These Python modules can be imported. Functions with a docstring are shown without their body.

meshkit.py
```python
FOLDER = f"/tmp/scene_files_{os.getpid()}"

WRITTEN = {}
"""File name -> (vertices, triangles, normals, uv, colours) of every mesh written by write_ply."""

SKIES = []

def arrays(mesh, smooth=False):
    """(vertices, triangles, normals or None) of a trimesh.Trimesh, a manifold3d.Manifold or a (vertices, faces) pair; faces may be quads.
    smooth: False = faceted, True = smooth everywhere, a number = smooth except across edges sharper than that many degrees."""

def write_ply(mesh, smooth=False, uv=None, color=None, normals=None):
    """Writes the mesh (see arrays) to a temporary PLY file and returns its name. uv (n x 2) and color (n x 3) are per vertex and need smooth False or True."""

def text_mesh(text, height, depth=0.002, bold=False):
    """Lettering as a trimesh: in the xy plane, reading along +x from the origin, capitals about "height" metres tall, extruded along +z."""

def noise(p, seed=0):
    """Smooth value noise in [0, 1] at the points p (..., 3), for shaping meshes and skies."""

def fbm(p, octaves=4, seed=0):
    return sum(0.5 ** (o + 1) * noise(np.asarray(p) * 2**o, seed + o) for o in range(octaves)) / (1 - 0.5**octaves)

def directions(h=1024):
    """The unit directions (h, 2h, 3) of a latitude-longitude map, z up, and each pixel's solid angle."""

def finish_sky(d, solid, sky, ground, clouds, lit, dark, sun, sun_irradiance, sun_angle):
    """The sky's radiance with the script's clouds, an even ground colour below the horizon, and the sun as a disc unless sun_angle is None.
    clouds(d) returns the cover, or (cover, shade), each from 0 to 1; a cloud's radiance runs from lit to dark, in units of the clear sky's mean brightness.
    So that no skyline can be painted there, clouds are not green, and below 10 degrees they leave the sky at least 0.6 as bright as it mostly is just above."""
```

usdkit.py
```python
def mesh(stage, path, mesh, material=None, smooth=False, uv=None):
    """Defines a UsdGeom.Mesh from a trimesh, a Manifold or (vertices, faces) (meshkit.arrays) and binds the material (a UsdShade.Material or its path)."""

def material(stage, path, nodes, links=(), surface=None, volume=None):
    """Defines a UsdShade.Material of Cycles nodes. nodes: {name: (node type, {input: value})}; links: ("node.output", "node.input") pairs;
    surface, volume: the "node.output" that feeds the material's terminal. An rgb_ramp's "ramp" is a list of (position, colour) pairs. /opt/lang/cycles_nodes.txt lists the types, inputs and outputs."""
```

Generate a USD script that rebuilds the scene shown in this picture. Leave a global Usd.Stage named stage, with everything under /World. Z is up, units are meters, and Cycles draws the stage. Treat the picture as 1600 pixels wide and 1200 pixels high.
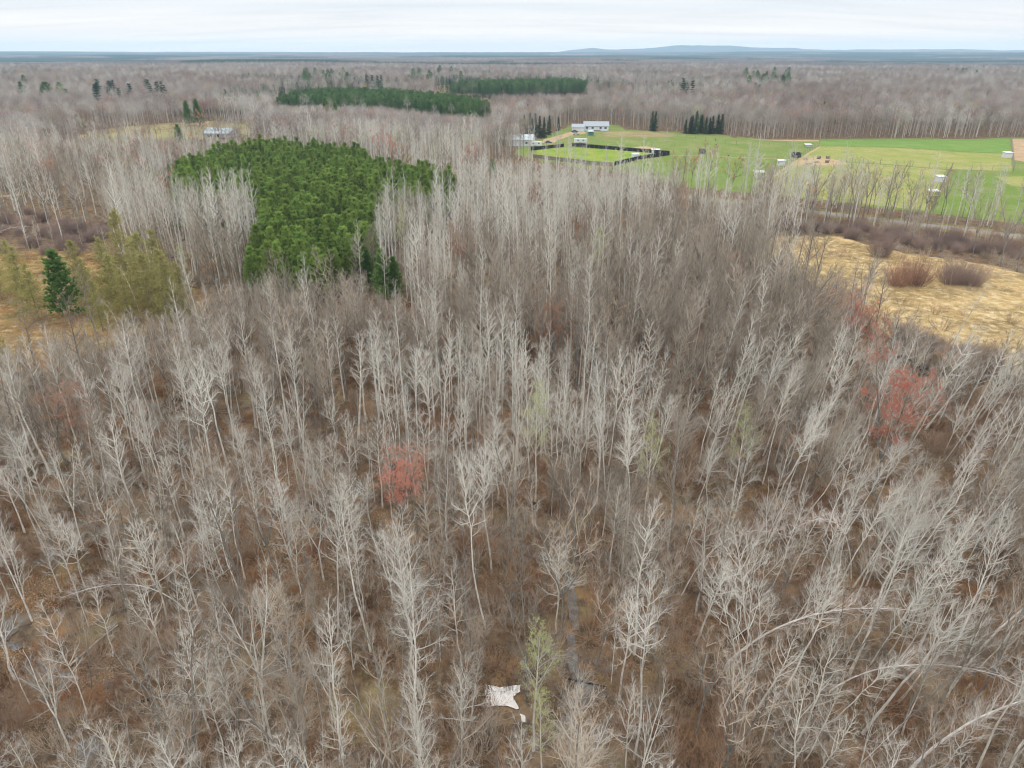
import math
import numpy as np
import trimesh
import usdkit
import meshkit
from pxr import Usd, UsdGeom, UsdLux, UsdShade, Gf, Sdf, Vt

stage = Usd.Stage.CreateInMemory()
UsdGeom.SetStageUpAxis(stage, 'Z')
UsdGeom.SetStageMetersPerUnit(stage, 1.0)
UsdGeom.Xform.Define(stage, '/World')
UsdGeom.Scope.Define(stage, '/World/Looks')

# ---------------------------------------------------------------- camera, sky, sun
CAM_H, PITCH, FPX = 48.0, math.radians(25.0), 1110.0       # a drone 48 m up, looking north and down
cam = UsdGeom.Camera.Define(stage, '/World/camera')
cam.CreateHorizontalApertureAttr(36.0)
cam.CreateFocalLengthAttr(36.0 * FPX / 1600.0)
cam.CreateClippingRangeAttr(Gf.Vec2f(1.0, 60000.0))
cam.AddTranslateOp().Set(Gf.Vec3d(0, 0, CAM_H))
cam.AddRotateXOp().Set(90.0 - math.degrees(PITCH))
cam.CreateExposureAttr(0.45)

SUN_EL, SUN_AZ = math.radians(48.5), math.radians(-9.5)    # straight ahead, behind thin cloud
SKY_K = 0.1
usdkit.material(stage, '/World/Looks/sky', {
    'co': ('texture_coordinate', {}),
    'sep': ('separate_xyz', {}),
    'zz': ('math', {'math_type': 'add', 'value2': 0.10}),
    'px': ('math', {'math_type': 'divide'}), 'py': ('math', {'math_type': 'divide'}),
    'vec': ('combine_xyz', {'z': 0.0}),
    'map': ('mapping', {'scale': (0.4, 1.7, 1.0)}),
    'n1': ('noise_texture', {'scale': 0.9, 'detail': 5.0, 'roughness': 0.55, 'distortion': 0.4}),
    'cl': ('rgb_ramp', {'ramp': [(0.30, (7.9, 8.1, 8.35)), (0.48, (8.95, 9.05, 9.15)), (0.68, (9.9, 9.85, 9.8))]}),
    'sky': ('sky_texture', {'sky_type': 'single_scattering', 'sun_disc': False, 'sun_elevation': SUN_EL, 'sun_rotation': SUN_AZ}),
    'mix': ('mix_color', {'fac': 0.94, 'use_clamp': False}),
    'hz': ('map_range', {'from_min': 0.05, 'from_max': 0.0, 'to_min': 0.0, 'to_max': 1.0, 'clamp': True}),
    'glow': ('mix_color', {'blend_type': 'multiply', 'b': (1.50, 1.26, 1.04), 'use_clamp': False}),
    'zen': ('map_range', {'from_min': 0.0, 'from_max': 0.7, 'to_min': 0.72, 'to_max': 1.30, 'clamp': True}),      # an overcast sky is brighter overhead than low down
    'zc': ('combine_color', {}), 'ov': ('mix_color', {'blend_type': 'multiply', 'fac': 1.0, 'use_clamp': False}),
    'bg': ('background_shader', {'strength': SKY_K}),
}, [('co.generated', 'sep.vector'), ('sep.z', 'zz.value1'), ('sep.x', 'px.value1'), ('zz.value', 'px.value2'),
    ('sep.y', 'py.value1'), ('zz.value', 'py.value2'), ('px.value', 'vec.x'), ('py.value', 'vec.y'), ('vec.vector', 'map.vector'),
    ('map.vector', 'n1.vector'), ('n1.fac', 'cl.fac'), ('sky.color', 'mix.a'), ('cl.color', 'mix.b'), ('sep.z', 'hz.value'), ('hz.result', 'glow.fac'), ('mix.result', 'glow.a'), ('sep.z', 'zen.value'), ('zen.result', 'zc.r'), ('zen.result', 'zc.g'), ('zen.result', 'zc.b'), ('glow.result', 'ov.a'), ('zc.color', 'ov.b'), ('ov.result', 'bg.color')],
    surface='bg.background')
dome = UsdLux.DomeLight.Define(stage, '/World/sky')
UsdShade.MaterialBindingAPI.Apply(dome.GetPrim()).Bind(UsdShade.Material.Get(stage, '/World/Looks/sky'))
sun = UsdLux.DistantLight.Define(stage, '/World/sun')
sun.CreateIntensityAttr(0.24)
sun.CreateAngleAttr(17.0)
sun.CreateNormalizeAttr(True) if hasattr(sun, 'CreateNormalizeAttr') else None
sun.CreateColorAttr(Gf.Vec3f(1.0, 0.97, 0.93))
_d = Gf.Vec3d(math.sin(SUN_AZ) * math.cos(SUN_EL), math.cos(SUN_AZ) * math.cos(SUN_EL), math.sin(SUN_EL))   # towards the sun
sun.AddTransformOp().Set(Gf.Matrix4d().SetRotate(Gf.Rotation(Gf.Vec3d(0, 0, 1), _d)))

# ---------------------------------------------------------------- helpers
RNG = np.random.default_rng(20240511)


def ground_at(px, py, z=0.0):
    """The point at height z that the photograph's pixel (px, py) looks at."""
    px, py = np.asarray(px, float), np.asarray(py, float)
    dep = PITCH + np.arctan((py - 600.0) / FPX)
    d = (CAM_H - z) / np.tan(dep)
    zc = d * math.cos(PITCH) + (CAM_H - z) * math.sin(PITCH)
    return np.stack([(px - 800.0) / FPX * zc, d], -1)


def pixel_of(x, y, z=0.0):
    x, y = np.asarray(x, float), np.asarray(y, float)
    zc = y * math.cos(PITCH) + (CAM_H - z) * math.sin(PITCH)
    yc = (CAM_H - z) * math.cos(PITCH) - y * math.sin(PITCH)
    zc = np.where(zc > 0.5, zc, 0.5)
    return 800 + FPX * x / zc, 600 + FPX * yc / zc


def inside(poly, x, y):
    poly = np.asarray(poly, float)
    res = np.zeros(np.shape(x), bool)
    x0, y0 = poly[-1]
    for x1, y1 in poly:
        hit = ((y1 > y) != (y0 > y)) & (x < (x0 - x1) * (y - y1) / (y0 - y1 + 1e-12) + x1)
        res ^= hit
        x0, y0 = x1, y1
    return res


def gpoly(pts, z=0.0):
    p = np.asarray(pts, float)
    if p.shape[1] == 3:
        return np.array([ground_at(a, b, c) for a, b, c in p])
    return ground_at(p[:, 0], p[:, 1], z)


def fnoise(x, y, size, octaves=3, seed=0):
    p = np.stack([np.asarray(x, float) / size, np.asarray(y, float) / size, np.zeros_like(np.asarray(x, float))], -1) + 4000.0
    return meshkit.fbm(p, octaves, seed)


class MB:
    """Gathers pieces of one mesh."""
    def __init__(self):
        self.v, self.f, self.n = [], [], 0

    def add(self, v, f):
        self.v.append(np.asarray(v, float)); self.f.append(np.asarray(f, int) + self.n); self.n += len(v)
        return self

    def tm(self, m):
        return self.add(m.vertices, m.faces)

    def box(self, x0, x1, y0, y1, z0, z1):
        m = trimesh.creation.box((x1 - x0, y1 - y0, z1 - z0))
        m.apply_translation(((x0 + x1) / 2, (y0 + y1) / 2, (z0 + z1) / 2))
        return self.tm(m)

    def tube(self, P, R, k):
        P, R = np.asarray(P, float), np.asarray(R, float)
        n = len(P)
        t = np.gradient(P, axis=0)
        t /= np.linalg.norm(t, axis=1, keepdims=True) + 1e-12
        d = P[-1] - P[0]
        ref = np.array([1.0, 0.13, 0]) if abs(d[2]) > 0.7 * np.linalg.norm(d) else np.array([0, 0.05, 1.0])
        u = np.cross(t, ref); u /= np.linalg.norm(u, axis=1, keepdims=True) + 1e-12
        w = np.cross(t, u)
        a = np.arange(k) * 2 * math.pi / k
        v = (P[:, None] + R[:, None, None] * (np.cos(a)[None, :, None] * u[:, None] + np.sin(a)[None, :, None] * w[:, None])).reshape(-1, 3)
        i = np.arange(n - 1)[:, None] * k + np.arange(k)[None]
        j = np.arange(n - 1)[:, None] * k + (np.arange(k)[None] + 1) % k
        f = np.concatenate([np.stack([i, j, j + k], -1).reshape(-1, 3), np.stack([i, j + k, i + k], -1).reshape(-1, 3)])
        return self.add(v, f)

    def bent(self, P0, P1, P2, R):
        """Many thin two-piece branches at once."""
        P0, P1, P2, R = (np.asarray(x, float) for x in (P0, P1, P2, R))
        N = len(P0)
        if not N:
            return self
        u, w = frames(P2 - P0)
        a = np.arange(3) * 2 * math.pi / 3
        off = np.cos(a)[None, :, None] * u[:, None] + np.sin(a)[None, :, None] * w[:, None]
        v = np.concatenate([P0[:, None] + R[:, None, None] * off, P1[:, None] + 0.65 * R[:, None, None] * off, P2[:, None]], 1).reshape(-1, 3)
        base = np.array([[0, 1, 4], [0, 4, 3], [1, 2, 5], [1, 5, 4], [2, 0, 3], [2, 3, 5], [3, 4, 6], [4, 5, 6], [5, 3, 6]])
        return self.add(v, (base[None] + 7 * np.arange(N)[:, None, None]).reshape(-1, 3))

    def cones(self, P, Q, R):
        P, Q, R = (np.asarray(x, float) for x in (P, Q, R))
        N = len(P)
        if not N:
            return self
        u, w = frames(Q - P)
        a = np.arange(3) * 2 * math.pi / 3
        off = np.cos(a)[None, :, None] * u[:, None] + np.sin(a)[None, :, None] * w[:, None]
        v = np.concatenate([P[:, None] + R[:, None, None] * off, Q[:, None]], 1).reshape(-1, 3)
        base = np.array([[0, 1, 3], [1, 2, 3], [2, 0, 3]])
        return self.add(v, (base[None] + 4 * np.arange(N)[:, None, None]).reshape(-1, 3))

    def blades(self, P, Q, W, rng):
        """Single triangles from base P to tip Q, W wide (needles, leaves, grass)."""
        P, Q, W = (np.asarray(x, float) for x in (P, Q, W))
        N = len(P)
        if not N:
            return self
        u, w = frames(Q - P)
        a = rng.uniform(0, 2 * math.pi, N)[:, None]
        s = (np.cos(a) * u + np.sin(a) * w) * W[:, None] / 2
        v = np.stack([P - s, P + s, Q], 1).reshape(-1, 3)
        return self.add(v, np.arange(3 * N).reshape(-1, 3))

    def leaves(self, P, S, rng):
        """Small randomly turned two-triangle leaves or blossom clusters about the points P."""
        N = len(P)
        if not N:
            return self
        d = unit(rng.normal(size=(N, 3))); u, w = frames(d)
        S = np.asarray(S, float)[:, None]
        v = np.stack([P - u * S, P + w * S * 0.6, P + u * S, P - w * S * 0.6], 1).reshape(-1, 3)
        base = np.array([[0, 1, 2], [0, 2, 3]])
        return self.add(v, (base[None] + 4 * np.arange(N)[:, None, None]).reshape(-1, 3))

    def get(self):
        return (np.vstack(self.v), np.vstack(self.f))


def unit(v):
    return v / (np.linalg.norm(v, axis=-1, keepdims=True) + 1e-12)


def frames(D):
    D = unit(D)
    ref = np.where(np.abs(D[:, 2:3]) > 0.8, np.array([[1.0, 0, 0]]), np.array([[0, 0, 1.0]]))
    u = unit(np.cross(D, ref))
    return u, np.cross(D, u)


def turned(D, ang, az):
    """Directions at the angle ang from D, turned az about it."""
    u, w = frames(D)
    return unit(np.cos(ang)[:, None] * unit(D) + np.sin(ang)[:, None] * (np.cos(az)[:, None] * u + np.sin(az)[:, None] * w))


LOOK = '/World/Looks/'


def mat(name, col, rough=0.85, var=0.0, world=None, noise=None, translucent=0.0, spec=0.25):
    """A plain procedural material: two colours mixed by noise; var brightens or darkens each copy; world = (size, colour) mixes in another colour in patches of that size."""
    a, b = col if isinstance(col[0], (tuple, list)) else (col, col)
    nodes = {'p': ('principled_bsdf', {'roughness': rough, 'specular_ior_level': spec}), 'co': ('texture_coordinate', {}), 'ge': ('geometry', {}), 'ob': ('object_info', {}),
             'n': ('noise_texture', {'scale': noise or 3.0, 'detail': 3.0}), 'cr': ('map_range', {'from_min': 0.35, 'from_max': 0.65, 'clamp': True}),
             'm': ('mix_color', {'a': a, 'b': b, 'use_clamp': False})}
    links = [('co.object', 'n.vector'), ('n.fac', 'cr.value'), ('cr.result', 'm.fac')]
    out = 'm.result'
    if world:
        nodes['wm'] = ('mapping', {'scale': (1.0 / world[0],) * 3})
        nodes['wn'] = ('noise_texture', {'scale': 1.0, 'detail': 3.0, 'roughness': 0.6})
        nodes['wr'] = ('map_range', {'from_min': 0.42, 'from_max': 0.6, 'clamp': True, 'to_max': world[2] if len(world) > 2 else 1.0})
        nodes['wx'] = ('mix_color', {'b': world[1], 'use_clamp': False})
        links += [('ge.position', 'wm.vector'), ('wm.vector', 'wn.vector'), ('wn.fac', 'wr.value'), ('wr.result', 'wx.fac'), (out, 'wx.a')]
        out = 'wx.result'
    if var:
        nodes['vr'] = ('map_range', {'to_min': 1 - var, 'to_max': 1 + var})
        nodes['hs'] = ('hsv', {})
        links += [('ob.random', 'vr.value'), ('vr.result', 'hs.value'), (out, 'hs.color')]
        out = 'hs.color'
    if rough > 0.75 or 'bark' in name:                       # matt things need no gloss
        nodes['p'] = ('diffuse_bsdf', {}); links.append((out, 'p.color'))
    else:
        links.append((out, 'p.base_color'))
    surf = 'p.BSDF'
    if translucent:
        nodes['t'] = ('translucent_bsdf', {}); nodes['x'] = ('mix_closure', {'fac': translucent})
        links += [(out, 't.color'), ('p.BSDF', 'x.closure1'), ('t.BSDF', 'x.closure2')]
        surf = 'x.closure'
    usdkit.material(stage, LOOK + name, nodes, links, surface=surf)
    return LOOK + name


def plant(name, col, var=0.2, world=None, translucent=0.0, cells=0.0):
    """Matt material of twigs, needles and grass: each copy lies somewhere between two colours; world = (size, colour) mixes in another colour in patches; cells = size of single crowns in a joined wood."""
    a, b = col
    nodes = {'ob': ('object_info', {}), 'm': ('mix_color', {'a': a, 'b': b, 'use_clamp': False}), 'd': ('diffuse_bsdf', {}), 'ge': ('geometry', {})}
    links, out, rnd = [], 'm.result', 'ob.random'
    if cells:
        nodes['vm'] = ('mapping', {'scale': (1 / cells, 1 / cells, 0.02 / cells)}); nodes['vo'] = ('voronoi_texture', {'scale': 1.0}); nodes['vs'] = ('separate_color', {})
        links += [('ge.position', 'vm.vector'), ('vm.vector', 'vo.vector'), ('vo.color', 'vs.color')]
        rnd = 'vs.r'
    nodes['w1'] = ('math', {'math_type': 'multiply', 'value2': 7.31}); nodes['w2'] = ('math', {'math_type': 'fraction'})
    links += [(rnd, 'm.fac'), (rnd, 'w1.value1'), ('w1.value', 'w2.value1')]
    if world:
        nodes['wm'] = ('mapping', {'scale': (1.0 / world[0],) * 3}); nodes['wn'] = ('noise_texture', {'scale': 1.0, 'detail': 2.0})
        nodes['wr'] = ('map_range', {'from_min': 0.42, 'from_max': 0.6, 'clamp': True}); nodes['wx'] = ('mix_color', {'b': world[1], 'use_clamp': False})
        links += [('ge.position', 'wm.vector'), ('wm.vector', 'wn.vector'), ('wn.fac', 'wr.value'), ('wr.result', 'wx.fac'), (out, 'wx.a')]
        out = 'wx.result'
    if var:
        nodes['vr'] = ('map_range', {'to_min': 1 - var, 'to_max': 1 + var}); nodes['hs'] = ('hsv', {})
        links += [('w2.value', 'vr.value'), ('vr.result', 'hs.value'), (out, 'hs.color')]
        out = 'hs.color'
    links.append((out, 'd.color'))
    surf = 'd.BSDF'
    if translucent:
        nodes['t'] = ('translucent_bsdf', {}); nodes['x'] = ('mix_closure', {'fac': translucent})
        links += [(out, 't.color'), ('d.BSDF', 'x.closure1'), ('t.BSDF', 'x.closure2')]
        surf = 'x.closure'
    usdkit.material(stage, LOOK + name, nodes, links, surface=surf)
    return LOOK + name


USED = {}


def fresh(parent, name):
    key = parent + '/' + name
    k = USED.get(key, 0); USED[key] = k + 1
    return key if k == 0 else f'{key}_{k:03d}'


def tag(prim, label=None, cat=None, group=None, kind=None):
    for k, v in (('label', label), ('category', cat), ('group', group), ('kind', kind)):
        if v:
            prim.SetCustomDataByKey(k, v)
    return prim


def obj(name, mesh, material, parent='/World', smooth=False):
    if isinstance(mesh, MB):
        mesh = mesh.get()
    return usdkit.mesh(stage, fresh(str(parent), name), mesh, material, smooth).GetPrim()


def thing(name, label, cat, loc=(0, 0, 0), rot=0.0, group=None, scale=None):
    x = UsdGeom.Xform.Define(stage, fresh('/World', name))
    x.AddTranslateOp().Set(Gf.Vec3d(*map(float, loc)))
    if rot:
        x.AddRotateZOp().Set(float(rot))
    if scale is not None:
        x.AddScaleOp().Set(Gf.Vec3f(*map(float, scale)))
    return tag(x.GetPrim(), label, cat, group)


KINDS = {}
stage.CreateClassPrim('/World/Kinds')


def kind(name, parts):
    """A class prim with one mesh per part, to be referenced by copies. parts: [(part name, mesh, material, smooth)]"""
    p = '/World/Kinds/' + name
    UsdGeom.Xform.Define(stage, p)
    for part, mesh, material, smooth in parts:
        obj(part, mesh, material, p, smooth)
    KINDS.setdefault(name.rsplit('_kind', 1)[0], []).append(p)
    return p


def copy_of(proto, name, label, cat, loc, rot=0.0, scale=1.0, group=None, tilt=None):
    """An instanceable copy; tilt = (direction it leans towards, angle), radians."""
    x = UsdGeom.Xform.Define(stage, fresh('/World', name))
    sc = np.ones(3) * scale
    c, s_ = math.cos(math.radians(rot)), math.sin(math.radians(rot))
    M = np.array([[c, -s_, 0], [s_, c, 0], [0, 0, 1.0]]) @ np.diag(sc)
    if tilt:
        M = trimesh.transformations.rotation_matrix(tilt[1], [-math.sin(tilt[0]), math.cos(tilt[0]), 0])[:3, :3] @ M
    T = np.eye(4); T[:3, :3] = M.T; T[3, :3] = loc
    x.AddTransformOp().Set(Gf.Matrix4d(T.tolist()))
    p = x.GetPrim()
    p.GetReferences().AddInternalReference(proto)
    p.SetInstanceable(True)
    return tag(p, label, cat, group)


def scatter(name, protos, pos, rot, scale, label, index=None, tilt=None):
    """Uncountable copies as one object."""
    pi = UsdGeom.PointInstancer.Define(stage, fresh('/World', name))
    base = str(pi.GetPath())
    targets = []
    for i, p in enumerate(protos):
        q = UsdGeom.Xform.Define(stage, f'{base}/kind_{i}')
        q.GetPrim().GetReferences().AddInternalReference(p)
        targets.append(q.GetPath())
    pi.CreatePrototypesRel().SetTargets(targets)
    n = len(pos)
    idx = RNG.integers(0, len(protos), n) if index is None else np.asarray(index)
    pi.CreateProtoIndicesAttr(Vt.IntArray.FromNumpy(idx.astype(np.int32)))
    pi.CreatePositionsAttr(Vt.Vec3fArray.FromNumpy(np.asarray(pos, np.float32)))
    h = np.radians(np.asarray(rot, float)) / 2
    q = np.zeros((n, 4)); q[:, 2] = np.sin(h); q[:, 3] = np.cos(h)           # x y z w
    if tilt is not None:                                                   # lean about a level axis
        az, an = tilt                                                    # direction leaned towards, angle
        s, c = np.sin(an / 2), np.cos(an / 2)
        tx, ty, tw = -np.sin(az) * s, np.cos(az) * s, c
        z, w = q[:, 2].copy(), q[:, 3].copy()
        q = np.stack([tx * w + ty * z, ty * w - tx * z, tw * z, tw * w], -1)
    pi.CreateOrientationsAttr(Vt.QuathArray([Gf.Quath(float(a[3]), float(a[0]), float(a[1]), float(a[2])) for a in q]))
    sc = np.asarray(scale, float)
    if sc.ndim == 1:
        sc = np.stack([sc] * 3, -1)
    pi.CreateScalesAttr(Vt.Vec3fArray.FromNumpy(sc.astype(np.float32)))
    return tag(pi.GetPrim(), label, None, None, 'stuff')


# ---------------------------------------------------------------- materials of the vegetation
M_ASPEN = mat('aspen_bark', ((0.66, 0.63, 0.56), (0.40, 0.38, 0.33)), 0.8, 0.18, noise=1.6)
M_ASPEN_TWIG = plant('aspen_twig', ((0.60, 0.58, 0.525), (0.44, 0.415, 0.36)), 0.2)
M_BIRCH = mat('birch_bark', ((0.74, 0.71, 0.66), (0.42, 0.39, 0.36)), 0.7, 0.1, noise=2.2)
M_BIRCH_TWIG = plant('birch_twig', ((0.62, 0.56, 0.51), (0.46, 0.40, 0.36)), 0.12)
M_BROWN = mat('maple_bark', ((0.16, 0.145, 0.125), (0.25, 0.235, 0.205)), 0.9, 0.2, noise=1.6)
M_BROWN_TWIG = plant('maple_twig', ((0.265, 0.224, 0.176), (0.385, 0.332, 0.268)), 0.3)
M_RED = plant('red_blossom', ((0.66, 0.29, 0.21), (0.54, 0.21, 0.15)), 0.12, translucent=0.3)
M_RUST = plant('rust_blossom', ((0.54, 0.29, 0.195), (0.45, 0.225, 0.15)), 0.15, translucent=0.3)
M_BUD = plant('yellow_green_bud', ((0.44, 0.46, 0.18), (0.36, 0.40, 0.16)), 0.12, translucent=0.35)
M_GOLD = plant('golden_bud', ((0.62, 0.48, 0.12), (0.52, 0.38, 0.10)), 0.1, translucent=0.3)
M_OCHRE = plant('ochre_bud', ((0.36, 0.24, 0.09), (0.30, 0.19, 0.07)), 0.1, translucent=0.3)
M_PINE = plant('pine_needle', ((0.265, 0.36, 0.092), (0.175, 0.27, 0.072)), 0.22, translucent=0.3)
M_PLANT2 = plant('far_pine_needle', ((0.14, 0.225, 0.07), (0.080, 0.145, 0.05)), 0.3)
M_WPINE = plant('white_pine_needle', ((0.20, 0.32, 0.095), (0.14, 0.245, 0.075)), 0.15, translucent=0.35)
M_SPRUCE = plant('spruce_needle', ((0.040, 0.085, 0.045), (0.028, 0.062, 0.034)), 0.2)
M_TAMARACK = plant('tamarack_needle', ((0.42, 0.40, 0.16), (0.34, 0.31, 0.12)), 0.12, translucent=0.3)
M_PINEBARK = mat('pine_bark', ((0.16, 0.11, 0.08), (0.10, 0.075, 0.06)), 0.9, 0.1)
M_SHRUB = plant('shrub_stem', ((0.315, 0.255, 0.20), (0.44, 0.375, 0.30)), 0.28, world=(9.0, (0.31, 0.195, 0.125)))
M_LITTER = plant('forest_litter', ((0.27, 0.18, 0.11), (0.41, 0.295, 0.19)), 0.45, world=(4.0, (0.26, 0.135, 0.07)))
M_ALDER = plant('alder_stem', ((0.23, 0.17, 0.15), (0.32, 0.24, 0.20)), 0.15)
M_RUSTSTEM = plant('rusty_stem', ((0.36, 0.21, 0.15), (0.30, 0.19, 0.15)), 0.12)
M_FAR = plant('distant_twig', ((0.235, 0.205, 0.178), (0.36, 0.32, 0.28)), 0.3, world=(160.0, (0.24, 0.185, 0.155)))
M_FARPALE = plant('distant_pale_twig', ((0.39, 0.365, 0.33), (0.52, 0.495, 0.45)), 0.2, world=(120.0, (0.35, 0.31, 0.28)))
M_MASS = plant('horizon_wood', ((0.24, 0.21, 0.19), (0.32, 0.285, 0.255)), 0.3, world=(420.0, (0.19, 0.165, 0.15)), cells=7.0)
M_MASSPALE = plant('horizon_pale_wood', ((0.28, 0.24, 0.205), (0.37, 0.325, 0.28)), 0.3, world=(420.0, (0.24, 0.185, 0.16)), cells=7.0)
M_MASSDARK = plant('horizon_conifer', ((0.06, 0.105, 0.06), (0.042, 0.08, 0.05)), 0.25, cells=6.0)
M_DEADGRASS = plant('dead_grass', ((0.66, 0.54, 0.33), (0.50, 0.38, 0.20)), 0.25, world=(7.0, (0.56, 0.44, 0.23)), translucent=0.2)
M_RUSTGRASS = plant('rust_grass', ((0.46, 0.29, 0.13), (0.33, 0.21, 0.10)), 0.3, world=(6.0, (0.38, 0.31, 0.14)), translucent=0.2)


# ---------------------------------------------------------------- growing trees
def stem_path(rng, h, lean=(0, 0), wig=0.02, bow=0.0, n=9):
    s = np.linspace(0, 1, n)
    w = np.cumsum(rng.normal(size=(n, 2)) * wig * h / n * 1.6, axis=0)
    x = lean[0] * h * s ** (1 + bow) + w[:, 0] - w[0, 0]
    y = lean[1] * h * s ** (1 + bow) + w[:, 1] - w[0, 1]
    return np.stack([x, y, h * s - 0.25 * (s == 0)], -1)


def at_path(P, t):
    t = np.clip(np.asarray(t), 0, 0.9999) * (len(P) - 1)
    i = t.astype(int); f = (t - i)[:, None]
    return P[i] * (1 - f) + P[i + 1] * f, unit(P[i + 1] - P[i])


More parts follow.
